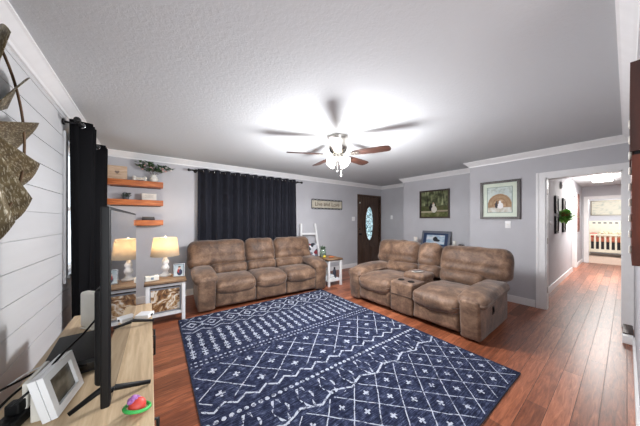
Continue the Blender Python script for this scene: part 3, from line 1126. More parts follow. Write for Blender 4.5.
ZR = 2.262
rod('curtain_rod', 'black curtain rod over the window behind the sofa', (.60, YB - .095, ZR), (2.875, YB - .095, ZR), (0, -1, 0), br=(.03, .97))
curtain('blackout_curtain', 'charcoal grommet curtain panel, left one of the pair behind the sofa', M['curtain'], (.70, YB - .095), (1.66, YB - .095), .08, ZR + .045, 5, .052, 'charcoal curtains behind the sofa', .3, seed=3, flare=.03, zr=ZR)
curtain('blackout_curtain', 'charcoal grommet curtain panel, right one of the pair behind the sofa', M['curtain'], (1.67, YB - .095), (2.78, YB - .095), .08, ZR + .045, 6, .052, 'charcoal curtains behind the sofa', 1.1, seed=5, flare=.02, zr=ZR)
XR = XL + .12
rod('curtain_rod', 'black curtain rod on the white shiplap wall behind the television', (XR, 2.98, 2.262), (XR, 4.22, 2.262), (1, 0, 0), br=(.06, .94))
curtain('blackout_curtain', 'black curtain bunched on the shiplap wall nearest the metal wall art', M['curtain_black'], (XR, 3.05), (XR, 3.30), .10, 2.30, 3, .075, 'black curtains on the shiplap wall', .2, seed=8, flare=.35, zr=2.262)
curtain('blackout_curtain', 'black curtain bunched on the shiplap wall nearest the wood shelves', M['curtain_black'], (XR, 3.86), (XR, 4.12), .10, 2.30, 3, .075, 'black curtains on the shiplap wall', .9, seed=9, zr=2.262)

# ------------------------------------------------------------------ floating shelves and what stands on them
def shelf(x0, x1, zt, lab, d=.2, h=.085):
    t = thing('floating_shelf', lab, 'shelf', ((x0 + x1) / 2, YB, zt), 0, 'honey wood floating shelves')
    MB().bbox((0, -d / 2, -h / 2), (x1 - x0, d, h), .005).build('board', M['shelfwood'], t)
    MB().b2((-(x1 - x0) / 2 + .03, -.006, -h - .012), ((x1 - x0) / 2 - .03, 0, -h)).build('mounting_cleat', M['darkwood'], t)
S1, S2, S3 = 1.985, 1.685, 1.365
shelf(-.52, .175, S1, 'top honey wood floating shelf, carrying the vase of blossoms')
shelf(-.52, .175, S2, 'middle honey wood floating shelf between the two others')
shelf(-.20, .175, S3, 'lowest and shortest honey wood floating shelf, above the lamp')
t = thing('wooden_plaque', 'square pale wooden plaque with a heart on the top shelf', 'plaque', (-.40, YB - .10, S1 + .001), R(-4))
MB().bbox((0, 0, .105), (.23, .035, .21), .004).build('board', wood('pale_pine', (182, 150, 122), (208, 180, 152), (222, 198, 172), 3, (2, 12, 12)), t)
def heart(n=30): return [(16 * sin(a) ** 3 / 16 * .028, (13 * cos(a) - 5 * cos(2 * a) - 2 * cos(3 * a) - cos(4 * a)) / 16 * .028) for a in [2 * pi * i / n for i in range(n)]]
MB().prism(heart(), .004, Matrix.Translation((0, -.0172, .11)) @ RX(pi / 2)).build('heart', plain('grey_brown_paint', (140, 118, 104), .6), t)
t = thing('bone_figurine', 'white dog bone figure lying on the top shelf', 'figurine', (-.13, YB - .12, S1 + .001))
mb = MB()
mb.bbox((0, 0, .04), (.13, .03, .045), .01)
for sx_ in (-1, 1):
    for sz_ in (-1, 1):
        mb.lathe([(.001, -.017), (.022, -.014), (.025, 0), (.022, .014), (.001, .017)], 16, (sx_ * .068, 0, .04 + sz_ * .016), RX(pi / 2))
mb.build('bone', M['offwhite'], t)
MB().b2((-.05, -.0165, .034), (.05, -.0155, .046)).build('painted_band', plain('tan_band', (196, 176, 150), .6), t)
t = thing('flower_vase', 'round white vase of pink and white blossom sprigs on the top shelf', 'vase', (.05, YB - .11, S1 + .001))
MB().lathe([(.04, 0), (.056, .02), (.06, .05), (.05, .08), (.036, .098), (.034, .112), (.040, .118), (.034, .118), (.03, .10), (.001, .09)], 24).build('vase_body', M['offwhite'], t)
rd = random.Random(5)
mb, lf = MB(), MB()
tips = []
for (ang, L, ti) in ((200, .22, 1.15), (185, .26, .85), (230, .2, 1.2), (160, .2, 1.3), (340, .24, .75), (355, .27, .5), (20, .22, .8), (325, .18, 1.0), (90, .16, 1.35), (170, .24, .65)):
    a = R(ang)
    d = Vector((cos(a) * cos(ti), sin(a) * cos(ti) * .4, sin(ti)))
    p0 = Vector((0, 0, .10))
    pts = [p0, p0 + d * L * .4 + Vector((0, 0, .01)), p0 + d * L * .75, p0 + d * L - Vector((0, 0, .01))]
    mb.tube(pts, .0025, 5)
    tips.append(pts[3]); tips.append(pts[2] + Vector((rd.uniform(-.02, .02), rd.uniform(-.02, .01), rd.uniform(-.02, .02))))
    for q in pts[1:]:
        leafy(lf, q, 9, .02, .6, .07, rd.randint(0, 999), .55)
mb.build('stems', plain('twig_brown', (86, 66, 48), .7), t)
lf.build('leaves', dkgreen, t)
bls = [plain('blossom_white', (232, 222, 218), .7), plain('blossom_pink', (206, 164, 160), .7)]
for i, q in enumerate(tips):
    MB().ball(q, .017, 8, (1, 1, .8)).build('blossom', bls[i % 2], t)
t = thing('potted_succulent', 'small dark potted succulent at the left of the middle shelf', 'plant', (-.30, YB - .11, S2 + .001))
MB().lathe([(.035, 0), (.045, .04), (.04, .04), (.034, .03), (.001, .03)], 18).build('pot', plain('slate_pot', (86, 88, 92), .6), t)
leafy(MB(), (0, 0, .035), 60, .045, .7, .07, 8, .4).build('foliage', plain('dark_grey_green', (62, 74, 66), .6, var=.2, scale=30), t)
t = thing('block_sign', 'white block sign standing on the middle shelf', 'sign', (-.01, YB - .10, S2 + .001))
MB().bbox((0, 0, .055), (.19, .04, .11), .004).build('block', plain('warm_white_block', (226, 218, 206), .6), t)
mb = MB()
for k, (w0, zz) in enumerate(((.12, .075), (.09, .057), (.11, .04))):
    mb.b2((-w0 / 2, -.0206, zz), (w0 / 2, -.0198, zz + .004))
mb.build('faint_lettering_rule', plain('faint_grey_ink', (170, 164, 156), .7), t)
for i, (c_, lab, w0) in enumerate((((38, 38, 42), 'black book at the bottom of the pair on the lowest shelf', .17), ((70, 66, 64), 'charcoal book on top of the pair on the lowest shelf', .15))):
    t = thing('book', lab, 'book', (-.02, YB - .11, S3 + .001 + .027 * i), R(4 * i), 'dark books on the lowest shelf')
    MB().bbox((0, 0, .0135), (w0, .12, .026), .002).build('cover', plain('dark_cover_%d' % i, c_, .5), t)
    MB().b2((-w0 / 2 + .004, .052, .004), (w0 / 2 - .004, .0605, .023)).build('pages', M['offwhite'], t)

# ------------------------------------------------------------------ wall sign with lettering
def text_mesh(body, size, name, mat, parent, X, ext=.002):
    cu = bpy.data.curves.new(name, 'FONT')
    cu.body = body
    cu.size = size
    cu.extrude = ext
    cu.align_x = 'CENTER'
    cu.align_y = 'CENTER'
    to = bpy.data.objects.new(name, cu)
    C.objects.link(to)
    dg = bpy.context.evaluated_depsgraph_get()
    dg.update()
    me = bpy.data.meshes.new_from_object(to.evaluated_get(dg))
    bpy.data.objects.remove(to)
    me.transform(X)
    me.materials.clear()
    me.materials.append(mat)
    o = bpy.data.objects.new(name, me)
    C.objects.link(o)
    o.parent = parent
    return o
sg = thing('wall_sign', 'cream wall sign with dark scrollwork edges and the words live and love', 'sign', (3.77, YB, 1.775))
m = plain('aged_cream_board', (196, 190, 172), .7, var=.08, scale=14)
MB().bbox((0, -.012, 0), (1.0, .022, .19), .004).build('board', m, sg)
text_mesh('Live and Love', .15, 'lettering', plain('brown_letter_paint', (104, 90, 74), .7), sg, Matrix.Translation((0, -.024, 0)) @ RX(pi / 2))
mb = MB()
for sz_ in (-1, 1):
    for i in range(9):
        x = (i - 4) * .113
        mb.torus((x, -.02, sz_ * .112), .034, .009, RX(pi / 2) @ Matrix.Diagonal((1.5, .5, 1, 1)), 14, 6)
    mb.tube([(-.51, -.02, sz_ * .10), (.51, -.02, sz_ * .10)], .006, 6)
for sx_ in (-1, 1):
    mb.tube([(sx_ * .51, -.02, -.10), (sx_ * .51, -.02, .10)], .007, 6)
mb.build('scrollwork', M['blackmetal'], sg)

def switch(loc, rz, label, group=None, toggles=1):
    t = thing('light_switch', label, 'light switch', loc, rz, group)
    w_ = .075 + .045 * (toggles - 1)
    MB().bbox((0, -.004, 0), (w_, .008, .118), .003).build('plate', M['white'], t)
    for k in range(toggles):
        MB().bbox(((k - (toggles - 1) / 2) * .045, -.01, 0), (.012, .012, .026), .003).build('toggle', M['offwhite'], t)
switch((4.74, YB, 1.40), 0, 'white double light switch left of the front door', toggles=2)
switch((X3, 1.20, 1.29), -pi / 2, 'white light switch below the framed arch picture')
switch((X1, 4.35, 1.45), -pi / 2, 'white switch plate on the alcove wall right of the front door')

# ------------------------------------------------------------------ framed pictures
def garden(u, v_):
    g_ = fb(u, v_, 6, 11)
    c_ = mixc((48, 52, 36), (124, 130, 92), .45 + .7 * g_)
    s_ = nz(u * 9, v_ * 1.6, 2, 5)
    if v_ > .45: c_ = mixc(c_, (186, 190, 150), max(0, s_ * 1.1 - .1))
    if v_ > .35 and nz(u * 12, v_, 1.2, 4) > .28: c_ = mixc(c_, (44, 36, 28), .7)
    if v_ < .42: c_ = mixc((96, 92, 62), (66, 74, 40), .5 + fb(u, v_, 5, 2))
    if v_ < .16: c_ = mixc((78, 86, 46), (120, 118, 84), .4 + fb(u, v_, 7, 6))
    if .16 < v_ < .22 and u < .5: c_ = (168, 160, 136)
    if .2 < v_ < .26 and u > .6: c_ = (150, 140, 118)
    if el(u, v_, .37, .36, .06, .13) or el(u, v_, .38, .50, .03, .045): c_ = (28, 26, 26)
    if el(u, v_, .5, .29, .10, .13) or el(u, v_, .48, .45, .045, .09): c_ = (204, 200, 190)
    if el(u, v_, .47, .53, .025, .035): c_ = (198, 160, 136)
    return c_
def arch(u, v_):
    c_ = mixc((212, 222, 214), (196, 208, 206), .5 + fb(u, v_, 3, 1))
    d = math.hypot((u - .5) / .5, (v_ - .28) / .46)
    if d < 1 and v_ > .2: c_ = mixc((182, 156, 124), (152, 122, 92), .5 + .6 * fb(u, v_, 7, 3))
    if .56 < d < .62 and v_ > .25: c_ = (146, 114, 86)
    if .86 < d < .93 and v_ > .3: c_ = (150, 122, 92)
    if d < .5 and v_ > .2: c_ = mixc((206, 180, 148), (150, 116, 86), .5 + fb(u, v_, 8, 4))
    if v_ <= .2: c_ = mixc((220, 222, 216), (186, 178, 160), .3 + fb(u, v_, 6, 8))
    if v_ > .74: c_ = mixc(c_, (150, 160, 150), max(0, fb(u, v_, 8, 9)))
    if el(u, v_, .54, .26, .12, .12) or el(u, v_, .52, .40, .05, .07): c_ = (236, 234, 232)
    if el(u, v_, .37, .28, .06, .12) or el(u, v_, .39, .42, .03, .04): c_ = (64, 62, 66)
    return c_
pa = thing('framed_picture', 'dark framed picture of a couple under green hanging trees', 'picture', (X2, 2.70, 1.41), -pi / 2)
frame_bars(MB(), .63, .59, .035, .03, 0, .035).build('moulding', plain('dark_carved_frame', (52, 38, 28), .4, var=.2), pa)
photo_build(photo('garden', .63, .59, garden, 64, 64), 'print', pa, (0, -.010, .035))
MB().b2((-.33, -.008, .02), (.33, 0, .64)).build('backing_board', M['black'], pa)
pb = thing('framed_picture', 'dark framed picture of a couple at a stone arch with wide pale mat', 'picture', (X3, 1.315, 1.385), -pi / 2)
frame_bars(MB(), .48, .58, .038, .04, 0, .038).build('moulding', plain('dark_frame_wood', (46, 36, 30), .4, var=.2), pb)
MB().b2((-.245, -.012, .03), (.245, 0, .63)).build('mat_board', plain('pale_green_mat', (218, 228, 212), .7, var=.02), pb)
frame_bars(MB(), .34, .43, .008, .003, -.0125, .115).build('mat_line', plain('grey_green_line', (120, 142, 136), .6), pb)
photo_build(photo('arch', .34, .43, arch, 56, 64), 'print', pb, (0, -.0135, .115))

# sofa table behind the loveseat with the blue-mat frame and candle
sb = thing('console_table', 'dark narrow console table mostly hidden behind the loveseat', 'table', (5.13, 2.45, 0), -pi / 2)
MB().bbox((0, 0, .715), (1.2, .32, .03), .004).build('tabletop', M['darkwood'], sb)
for sx_ in (-1, 1):
    for sy_ in (-1, 1):
        MB().bbox((sx_ * .57, sy_ * .13, .35), (.045, .045, .70), .004).build('leg', M['darkwood'], sb)
MB().bbox((0, 0, .665), (1.1, .24, .07), .004).build('apron', M['darkwood'], sb)
def snow(u, v_):
    c_ = (52, 66, 96)
    if .12 < u < .88 and .16 < v_ < .86:
        c_ = mixc((214, 218, 222), (150, 176, 196), .5 + fb(u, v_, 4, 3))
        if el(u, v_, .5, .55, .10, .18) or el(u, v_, .58, .45, .12, .09): c_ = (40, 42, 48)
    return c_
lf_ = thing('framed_picture', 'frame with navy mat leaning on the wall behind the loveseat', 'picture', (5.22, 2.63, .72 + .0105), R(-90))
o = frame_bars(MB(), .56, .30, .045, .022, 0, .045).box((0, .004, .195), (.60, .006, .36)).build('moulding', plain('grey_frame', (104, 108, 118), .4, metal=.2), lf_); o.rotation_euler = (R(-14), 0, 0)
o = photo_build(photo('snow', .56, .30, snow, 50, 40), 'print', lf_, (0, -.0005, .04)); o.rotation_euler = (R(-14), 0, 0); o.location = (0, -.004, .038)
cd = thing('pillar_candle', 'white pillar candle on a dark holder right of the navy-mat frame', 'candle', (5.08, 2.14, .731))
MB().lathe([(.05, 0), (.05, .01), (.02, .02), (.018, .06), (.045, .075), (.045, .082)], 18).build('holder', M['black'], cd)
MB().lathe([(.036, .082), (.036, .20), (.03, .203), (.001, .20)], 18).build('wax', M['offwhite'], cd)
cd2 = thing('pillar_candle', 'small white candle showing above the loveseat left of the navy-mat frame', 'candle', (5.05, 2.99, .731))
MB().lathe([(.045, 0), (.045, .012), (.04, .014)], 18).build('holder', M['black'], cd2)
MB().lathe([(.04, .014), (.04, .235), (.034, .24), (.001, .235)], 18).build('wax', M['offwhite'], cd2)
kn = thing('small_lantern', 'little dark lantern just right of the pillar candle', 'lantern', (5.08, 2.01, .731))
mb = MB()
mb.b2((-.04, -.04, 0), (.04, .04, .015)).b2((-.04, -.04, .12), (.04, .04, .135))
mb.build('frame', M['blackmetal'], kn)
for sx_ in (-1, 1):
    for sy_ in (-1, 1):
        MB().b2((sx_ * .036 - .004, sy_ * .036 - .004, .015), (sx_ * .036 + .004, sy_ * .036 + .004, .12)).build('post', M['blackmetal'], kn)
MB().lathe([(.018, .015), (.018, .08), (.001, .08)], 12).build('candle', M['offwhite'], kn)

# ------------------------------------------------------------------ ceiling fan
FX, FY = 1.95, 2.23
fan = thing('ceiling_fan', 'five-blade walnut ceiling fan with nickel housing and glowing glass shades', 'ceiling fan', (FX, FY, H))
MB().lathe([(.125, 0), (.128, -.012), (.118, -.03), (.112, -.07), (.12, -.10), (.122, -.14), (.105, -.185), (.07, -.215), (.062, -.225)][::-1], 36).build('motor_housing', M['nickel'], fan)
MB().lathe([(.06, -.222), (.068, -.235), (.066, -.27), (.045, -.285), (.03, -.30), (.012, -.305), (.001, -.31)][::-1], 28).build('switch_cup', M['nickel'], fan)
zb = -.235
for k in range(5):
    ang = R(262 + 72 * k) - YAW
    XB_ = RZ(ang) @ Matrix.Translation((0, 0, zb)) @ RX(R(-12))
    out_ = [(.20, -.05), (.30, -.060), (.45, -.066), (.60, -.068), (.645, -.055), (.66, -.02), (.66, .02), (.645, .055), (.60, .068), (.45, .066), (.30, .060), (.20, .05)]
    bl = MB().prism(out_, .007).build('blade', M['fanblade'], fan)
    bl.matrix_local = XB_
    mb = MB()
    mb.prism([(.075, -.018), (.15, -.014), (.19, -.04), (.27, -.035), (.285, 0), (.27, .035), (.19, .04), (.15, .014), (.075, .018)], .005, Matrix.Translation((0, 0, -.006)))
    for (x, y) in ((.22, -.02), (.22, .02), (.255, 0)):
        mb.lathe([(.006, -.009), (.006, -.005)], 8, (x, y, 0))
    ir = mb.build('blade_iron', M['nickel'], bl)
shade_m = glow('lit_frosted_glass', (255, 246, 232), 4.0)
for k in range(4):
    a = R(45 + 90 * k) - YAW
    mb = MB()
    Xs = RZ(a) @ Matrix.Translation((.06, 0, -.275)) @ RY(R(-48))
    mb.lathe([(.018, 0), (.02, -.02)][::-1], 12, X=Xs)
    arm_o = mb.build('lamp_arm', M['nickel'], fan)
    MB().lathe([(.022, -.015), (.032, -.028), (.042, -.055), (.050, -.085), (.062, -.105), (.058, -.105), (.046, -.085), (.038, -.055), (.028, -.03), (.001, -.02)][::-1], 24, X=Xs).build('glass_shade', shade_m, fan)
    MB().ball(Xs @ Vector((0, 0, -.07)), .024, 10).build('bulb', glow('fan_bulb', (255, 240, 215), 25), fan)
for (dx, L) in ((-.03, .13), (.035, .18)):
    mb = MB()
    for i in range(int(L / .008)):
        mb.ball((dx, -.02, -.30 - i * .008), .0032, 6)
    ch = mb.build('pull_chain', M['nickel'], fan)
    MB().lathe([(.004, 0), (.008, -.01), (.007, -.025), (.001, -.03)][::-1], 10, (dx, -.02, -.30 - L)).build('chain_pull', M['offwhite'], ch)
fl = bpy.data.lights.new('fan_light', 'POINT'); fl.energy = 68; fl.color = (.97, .97, 1); fl.shadow_soft_size = .2
fo = bpy.data.objects.new('fan_light', fl); C.objects.link(fo); fo.parent = fan; fo.location = (0, 0, -.66)
fl2 = bpy.data.lights.new('fan_downlight', 'SPOT'); fl2.energy = 34; fl2.color = (.97, .97, 1); fl2.shadow_soft_size = .15; fl2.spot_size = R(179); fl2.spot_blend = .12
fo2 = bpy.data.objects.new('fan_downlight', fl2); C.objects.link(fo2); fo2.parent = fan; fo2.location = (0, 0, -.46)

# ------------------------------------------------------------------ media console and television
CZ = .687
cs = thing('media_console', 'long pale oak media console under the television', 'tv console', (0, 0, 0))
CX0, CX1, CY0, CY1 = -.43, .012, .55, 2.335
MB().bbox(((CX0 + CX1) / 2, (CY0 + CY1) / 2, CZ - .0175), (CX1 - CX0, CY1 - CY0, .035), .003).build('top_board', M['paleoak'], cs)
mb = MB()
mb.b2((CX0 + .02, CY0 + .02, .06), (CX1 - .035, CY1 - .02, CZ - .035))
mb.build('carcass', M['paleoak'], cs)
mb = MB(); mb.b2((CX0 + .05, CY0 + .05, 0), (CX1 - .07, CY1 - .05, .06)); mb.build('plinth', M['darkwood'], cs)
nd = 4
for k in range(nd):
    ya = CY0 + .025 + k * (CY1 - CY0 - .05) / nd
    yb = ya + (CY1 - CY0 - .05) / nd - .006
    d_ = MB().b2((CX1 - .034, ya, .075), (CX1 - .014, yb, CZ - .045)).build('door', M['paleoak'], cs)
    yk = yb - .05 if k % 2 == 0 else ya + .05
    mb = MB()
    mb.tube([(CX1 - .014, yk, .50), (CX1 + .012, yk, .50), (CX1 + .012, yk, .62), (CX1 - .014, yk, .62)], .006, 8)
    mb.build('handle', M['blackmetal'], d_)

# TV: near lower corner (-.104,1.006), far (-.078,2.03)
tvr = math.atan2(1.024, .026) - pi / 2
tv = thing('television', 'flat black television standing edge-on on the oak console', 'television', (-.104, 1.006, CZ + .001), tvr)
TL, TZ0, TZ1 = 1.03, .068, .724
MB().bbox((-.013, TL / 2, (TZ0 + TZ1) / 2), (.024, TL, TZ1 - TZ0), .006).build('bezel', M['black'], tv)
sm_, nt, b = newmat('glossy_screen')
b.inputs['Base Color'].default_value = lin((10, 11, 13)); b.inputs['Roughness'].default_value = .03
b.inputs['IOR'].default_value = 1.6
MB().b2((-.0012, .012, TZ0 + .018), (.0008, TL - .012, TZ1 - .012)).build('screen', sm_, tv)
mb = MB()
mb.pad((-.036, TL / 2, .27), (.034, TL - .16, .34), .015, n=4)
mb.build('rear_housing', M['black'], tv)
mb = MB()
for i in range(5):
    mb.b2((-.056, TL / 2 - .3, .30 + i * .014), (-.051, TL / 2 + .3, .306 + i * .014))
mb.build('vent_slots', M['blackmetal'], tv)
for yy in (.16, TL - .16):
    mb = MB()
    mb.tube([(-.03, yy, TZ0 + .03), (-.025, yy, .05)], .014, 8)
    mb.tube([(.10, yy + .02, .008), (-.005, yy, .04), (-.03, yy, .055), (-.06, yy, .04), (-.125, yy - .02, .008)], [.008, .011, .015, .011, .008], 8)
    mb.build('stand_foot', M['black'], tv)
# game console box behind the television
gb_ = thing('media_box', 'flat black media box on the console behind the television', 'media box', (-.272, 1.60, CZ + .001), R(3))
MB().bbox((0, 0, .035), (.20, .36, .058), .005).build('shell', M['black'], gb_)
MB().bbox((.0, -.181, .035), (.15, .003, .03), .001).build('front_slot', plain('glossy_black_slot', (8, 8, 9), .1), gb_)
for sx_ in (-.08, .08):
    for sy_ in (-.15, .15):
        MB().lathe([(.012, 0), (.012, .008)], 10, (sx_, sy_, 0)).build('rubber_foot', M['black'], gb_)
# white digital frame
df = thing('photo_frame', 'white tabletop frame with dark picture leaning beside the black media box', 'photo frame', (-.25, 1.25, CZ + .001), R(80))
o = frame_bars(MB(), .135, .098, .026, .016, 0, .026).box((0, .012, .075), (.187, .02, .15)).build('moulding', M['white'], df); o.rotation_euler = (R(-14), 0, 0); o.location = (0, 0, .003)
def dusk(u, v_): return mixc((74, 70, 60), (120, 116, 104), .5 + fb(u, v_, 3, 5))
o = photo_build(photo('dusk', .135, .098, dusk, 24, 24, .15), 'picture', df, (0, 0, 0)); o.rotation_euler = (R(-14), 0, 0); o.location = (0, .0005, .029)
MB().bbox((0, .045, .045), (.15, .028, .09), .004).build('rear_prop', M['offwhite'], df)
df2 = thing('photo_frame', 'second white frame tucked behind the white tabletop frame by the wall', 'photo frame', (-.335, 1.30, CZ + .001), R(84))
MB().bbox((0, 0, .06), (.15, .014, .12), .004).build('moulding', M['offwhite'], df2)
MB().b2((-.05, -.0078, .025), (.05, -.0068, .095)).build('picture', plain('grey_green_print', (150, 160, 150), .3), df2)
# power strip
ps = thing('power_strip', 'black power strip lying behind the white frame near the wall', 'power strip', (-.375, 1.16, CZ + .001), R(75))
MB().bbox((0, 0, .018), (.24, .055, .034), .006).build('housing', M['black'], ps)
for i in range(4):
    MB().bbox((-.08 + i * .05, 0, .036), (.032, .032, .004), .002).build('socket', M['blackmetal'], ps)
MB().bbox((.06, 0, .055), (.035, .035, .035), .004).build('plug', M['black'], ps)
# router
rt = thing('router', 'white upright router standing behind the television by the black curtain', 'router', (-.29, 2.02, CZ + .001), R(-50))
MB().bbox((0, 0, .115), (.15, .05, .22), .015, seg=3).build('case', M['offwhite'], rt)
MB().bbox((0, 0, .004), (.11, .07, .008), .003).build('base', M['offwhite'], rt)
# white adapters near the far end of the console
def blk(x, y, rz, lab):
    t = thing('power_adapter', lab, 'adapter', (x, y, CZ + .001), R(rz))
    MB().bbox((0, 0, .013), (.085, .085, .026), .006).build('case', M['white'], t)
    MB().bbox((.044, 0, .013), (.008, .02, .012), .002).build('port', M['black'], t)
blk(-.03, 2.02, -25, 'white adapter block on the console beside the television screen')
# cables
def cable(label, pts, r, mat, rest=None):
    # smooth through the points
    P = [Vector(p) for p in pts]
    out = []
    for i in range(len(P) - 1):
        p0, p1, p2, p3 = P[max(i - 1, 0)], P[i], P[i + 1], P[min(i + 2, len(P) - 1)]
        for k in range(6):
            t_ = k / 6
            out.append(.5 * ((2 * p1) + (-p0 + p2) * t_ + (2 * p0 - 5 * p1 + 4 * p2 - p3) * t_ ** 2 + (-p0 + 3 * p1 - 3 * p2 + p3) * t_ ** 3))
    out.append(P[-1])
    o = MB().tube(out, r, 8).build('cable', mat)
    return tag(o, label, 'cable')
zc = CZ
cable('black cable looping from the media box to the shiplap wall', [(-.345, 1.50, zc + .05), (-.40, 1.42, zc + .055), (-.50, 1.28, zc + .05), (-.59, 1.12, zc - .02), (-.62, 1.0, zc - .12)], .0045, M['black'])
cable('black cable drooping from the media box behind the console', [(-.35, 1.45, zc + .03), (-.40, 1.40, zc + .03), (-.45, 1.33, zc - .02), (-.475, 1.28, zc - .14), (-.48, 1.24, zc - .3)], .0045, M['black'])
cable('thin white cable running down between the wall and the frames', [(-.37, 1.62, zc + .008), (-.44, 1.55, zc + .01), (-.50, 1.46, zc - .03), (-.52, 1.38, zc - .14), (-.52, 1.3, zc - .3)], .003, M['white'])
cable('black cable stretched from the television back to the power strip', [(-.185, 1.50, zc + .24), (-.23, 1.40, zc + .19), (-.27, 1.30, zc + .165), (-.32, 1.20, zc + .11), (-.36, 1.17, zc + .085)], .004, M['black'])
# dog toy
TS = .78
ty = thing('dog_toy', 'red and purple ball toy with a green rubber ring on the console', 'toy', (-.036, 1.03, CZ + .001))
MB().ball((0, 0, .033), .033, 18).build('ball', plain('coral_red_rubber', (214, 74, 62), .45), ty)
mb = MB()
for k in range(7):
    a = 2 * pi * k / 7
    mb.ball((-.012 + .013 * cos(a), .012 + .013 * sin(a), .055), .013, 10)
mb.ball((-.012, .012, .064), .014, 10)
mb.build('knobbly_cap', plain('lilac_rubber', (168, 110, 176), .5), ty)
MB().torus((0, 0, .026), .047, .0075, RY(R(14)) @ RX(R(-10)), 28, 8).build('ring', plain('green_rubber', (62, 176, 84), .45), ty)

ty.scale = (TS, TS, TS)
# ------------------------------------------------------------------ metal wall art on the shiplap
m, nt, b = newmat('patinated_tin')
v = coords(nt, (1, 1, 1))
br = nt.nodes.new('ShaderNodeTexBrick'); nt.links.new(v, br.inputs['Vector'])
br.offset = .5
br.inputs['Scale'].default_value = 1; br.inputs['Brick Width'].default_value = .055; br.inputs['Row Height'].default_value = .016
br.inputs['Mortar Size'].default_value = .0035; br.inputs['Mortar Smooth'].default_value = .4
f = tex(nt, v, 16, 4)
basec = ramp(nt, f, [(0.3, (70, 58, 38)), (0.55, (100, 86, 58)), (0.75, (130, 116, 86))])
spk = E(nt, tex(nt, coords(nt, (12, 55, 20)), 3, 2)).gt(.57)
nt.links.new(mix(nt, spk * .4, basec, (204, 198, 178)), b.inputs['Base Color'])
b.inputs['Metallic'].default_value = .35
b.inputs['Roughness'].default_value = .5
wm = thing('wall_art', 'large metal windmill wall art with patterned tin blades on the shiplap', 'wall art', (XL, 1.64, 1.80))
for k in range(12):
    # built along local x (radial), y tangential, z out of wall
    nr_, nt_ = 10, 12
    vs, fs = [], []
    for i in range(nr_ + 1):
        s_ = i / nr_
        r_ = .10 + .48 * s_
        hw = .014 + .098 * s_
        for j in range(nt_ + 1):
            t_ = j / nt_ * 2 - 1
            rr = .10 + (.465 - .11 * abs(t_) ** 2.4) * s_
            vs.append((rr, t_ * hw, -.22 * hw * (1 - t_ * t_)))
    for i in range(nr_):
        for j in range(nt_):
            q = i * (nt_ + 1) + j
            fs.append((q, q + 1, q + nt_ + 2, q + nt_ + 1))
    o = MB().add(vs, fs, None, True).build('blade', m, wm)
    ang = R(6 + 30 * k)
    # local frame: radial in the wall's (y,z) plane, out of wall = +x
    Fr = Matrix(((0, 0, 1, .055), (1, 0, 0, 0), (0, 1, 0, 0), (0, 0, 0, 1)))
    o.matrix_local = Fr @ RZ(ang) @ RX(R(30))
    md = o.modifiers.new('thick', 'SOLIDIFY'); md.thickness = .003
rust = plain('rusty_wire', (86, 66, 48), .5, metal=.6, var=.2)
mb = MB(); mb.torus((.055, 0, 0), .45, .006, RY(pi / 2), 60, 6); mb.torus((.055, 0, 0), .14, .006, RY(pi / 2), 40, 6)
mb.build('ring_wire', rust, wm)
MB().lathe([(.06, 0), (.06, .04), (.045, .055), (.001, .06)], 24, X=RY(pi / 2)).build('hub', rust, wm)

# ------------------------------------------------------------------ wood cabinet on the near right wall
kc = thing('wall_cabinet', 'tall reddish wooden wall cabinet at the right edge beside the hall', 'cabinet', (1.75, YS + .001, 1.19))
Wc, Dc, Hc = .50, .042, .79
MB().b2((-Wc / 2, 0, 0), (Wc / 2, Dc - .004, .43)).build('lower_case', M['redwood'], kc)
MB().b2((-Wc / 2, 0, .445), (Wc / 2, Dc, Hc)).build('upper_case', plain('dark_red_wood', (62, 30, 20), .5, var=.25, scale=8, stretch=(4, 4, .5)), kc)
MB().b2((-Wc / 2 + .01, 0, .43), (Wc / 2 - .01, Dc - .01, .445)).build('joint', M['black'], kc)
for i in range(9):
    MB().bbox((-Wc / 2 + .03, Dc, .06 + i * .062), (.026, .008, .03), .004).build('pale_knob', M['offwhite'], kc)

# low white box with dark lid at the corner by the hall opening
fb_ = thing('floor_box', 'small white box with a dark brown top on the floor by the hall opening', 'box', (4.42, YS + .045, 0))
MB().bbox((0, 0, .045), (.42, .075, .09), .008).build('case', M['white'], fb_)
MB().bbox((.04, 0, .096), (.36, .07, .012), .004).build('lid', M['darkwood'], fb_)

# ------------------------------------------------------------------ hall things
hf = None
for i, (x, zz, lab) in enumerate(((6.72, 1.68, 'upper left black frame of the four beside the hall plant'), (7.62, 1.68, 'upper right black frame of the four beside the hall plant'),
                                  (6.72, 1.27, 'lower left black frame of the four beside the hall plant'), (7.62, 1.27, 'lower right black frame of the four beside the hall plant'))):
    if hf is None:
        hf = thing('photo_frame', lab, 'photo frame', (x, YH, zz), 0, 'black frames in the hall')
        frame_bars(MB(), .22, .26, .05, .03, 0, -.13).build('moulding', M['black'], hf)
        MB().b2((-.11, -.012, -.13), (.11, -.008, .13)).build('mat_board', M['offwhite'], hf)
        photo_build(photo('hall', .13, .17, lambda u, v_: mixc((150, 130, 116), (60, 58, 64), .5 + fb(u, v_, 4, 2)), 16, 16), 'photograph', hf, (0, -.013, -.085))
    else:
        dup(hf, (x, YH, zz), 0, lab)
brightgreen = plain('bright_leaf_green', (142, 208, 104), .55, var=.25, scale=20)
hp = thing('hanging_plant', 'leafy green plant in a wall pocket among the black hall frames', 'plant', (7.15, YH - .001, 1.52))
MB().lathe([(.02, -.12), (.06, -.08), (.08, 0), (.075, 0), (.055, -.075), (.001, -.11)], 18, (0, -.085, 0)).build('wall_pocket', M['shelfwood'], hp)
leafy(MB(), (0, -.12, -.10), 90, .08, .15, .10, 17, .55).build('middle_foliage', brightgreen, hp)
leafy(MB(), (0, -.06, -.06), 150, .07, .8, .11, 12, .5).build('foliage', brightgreen, hp)
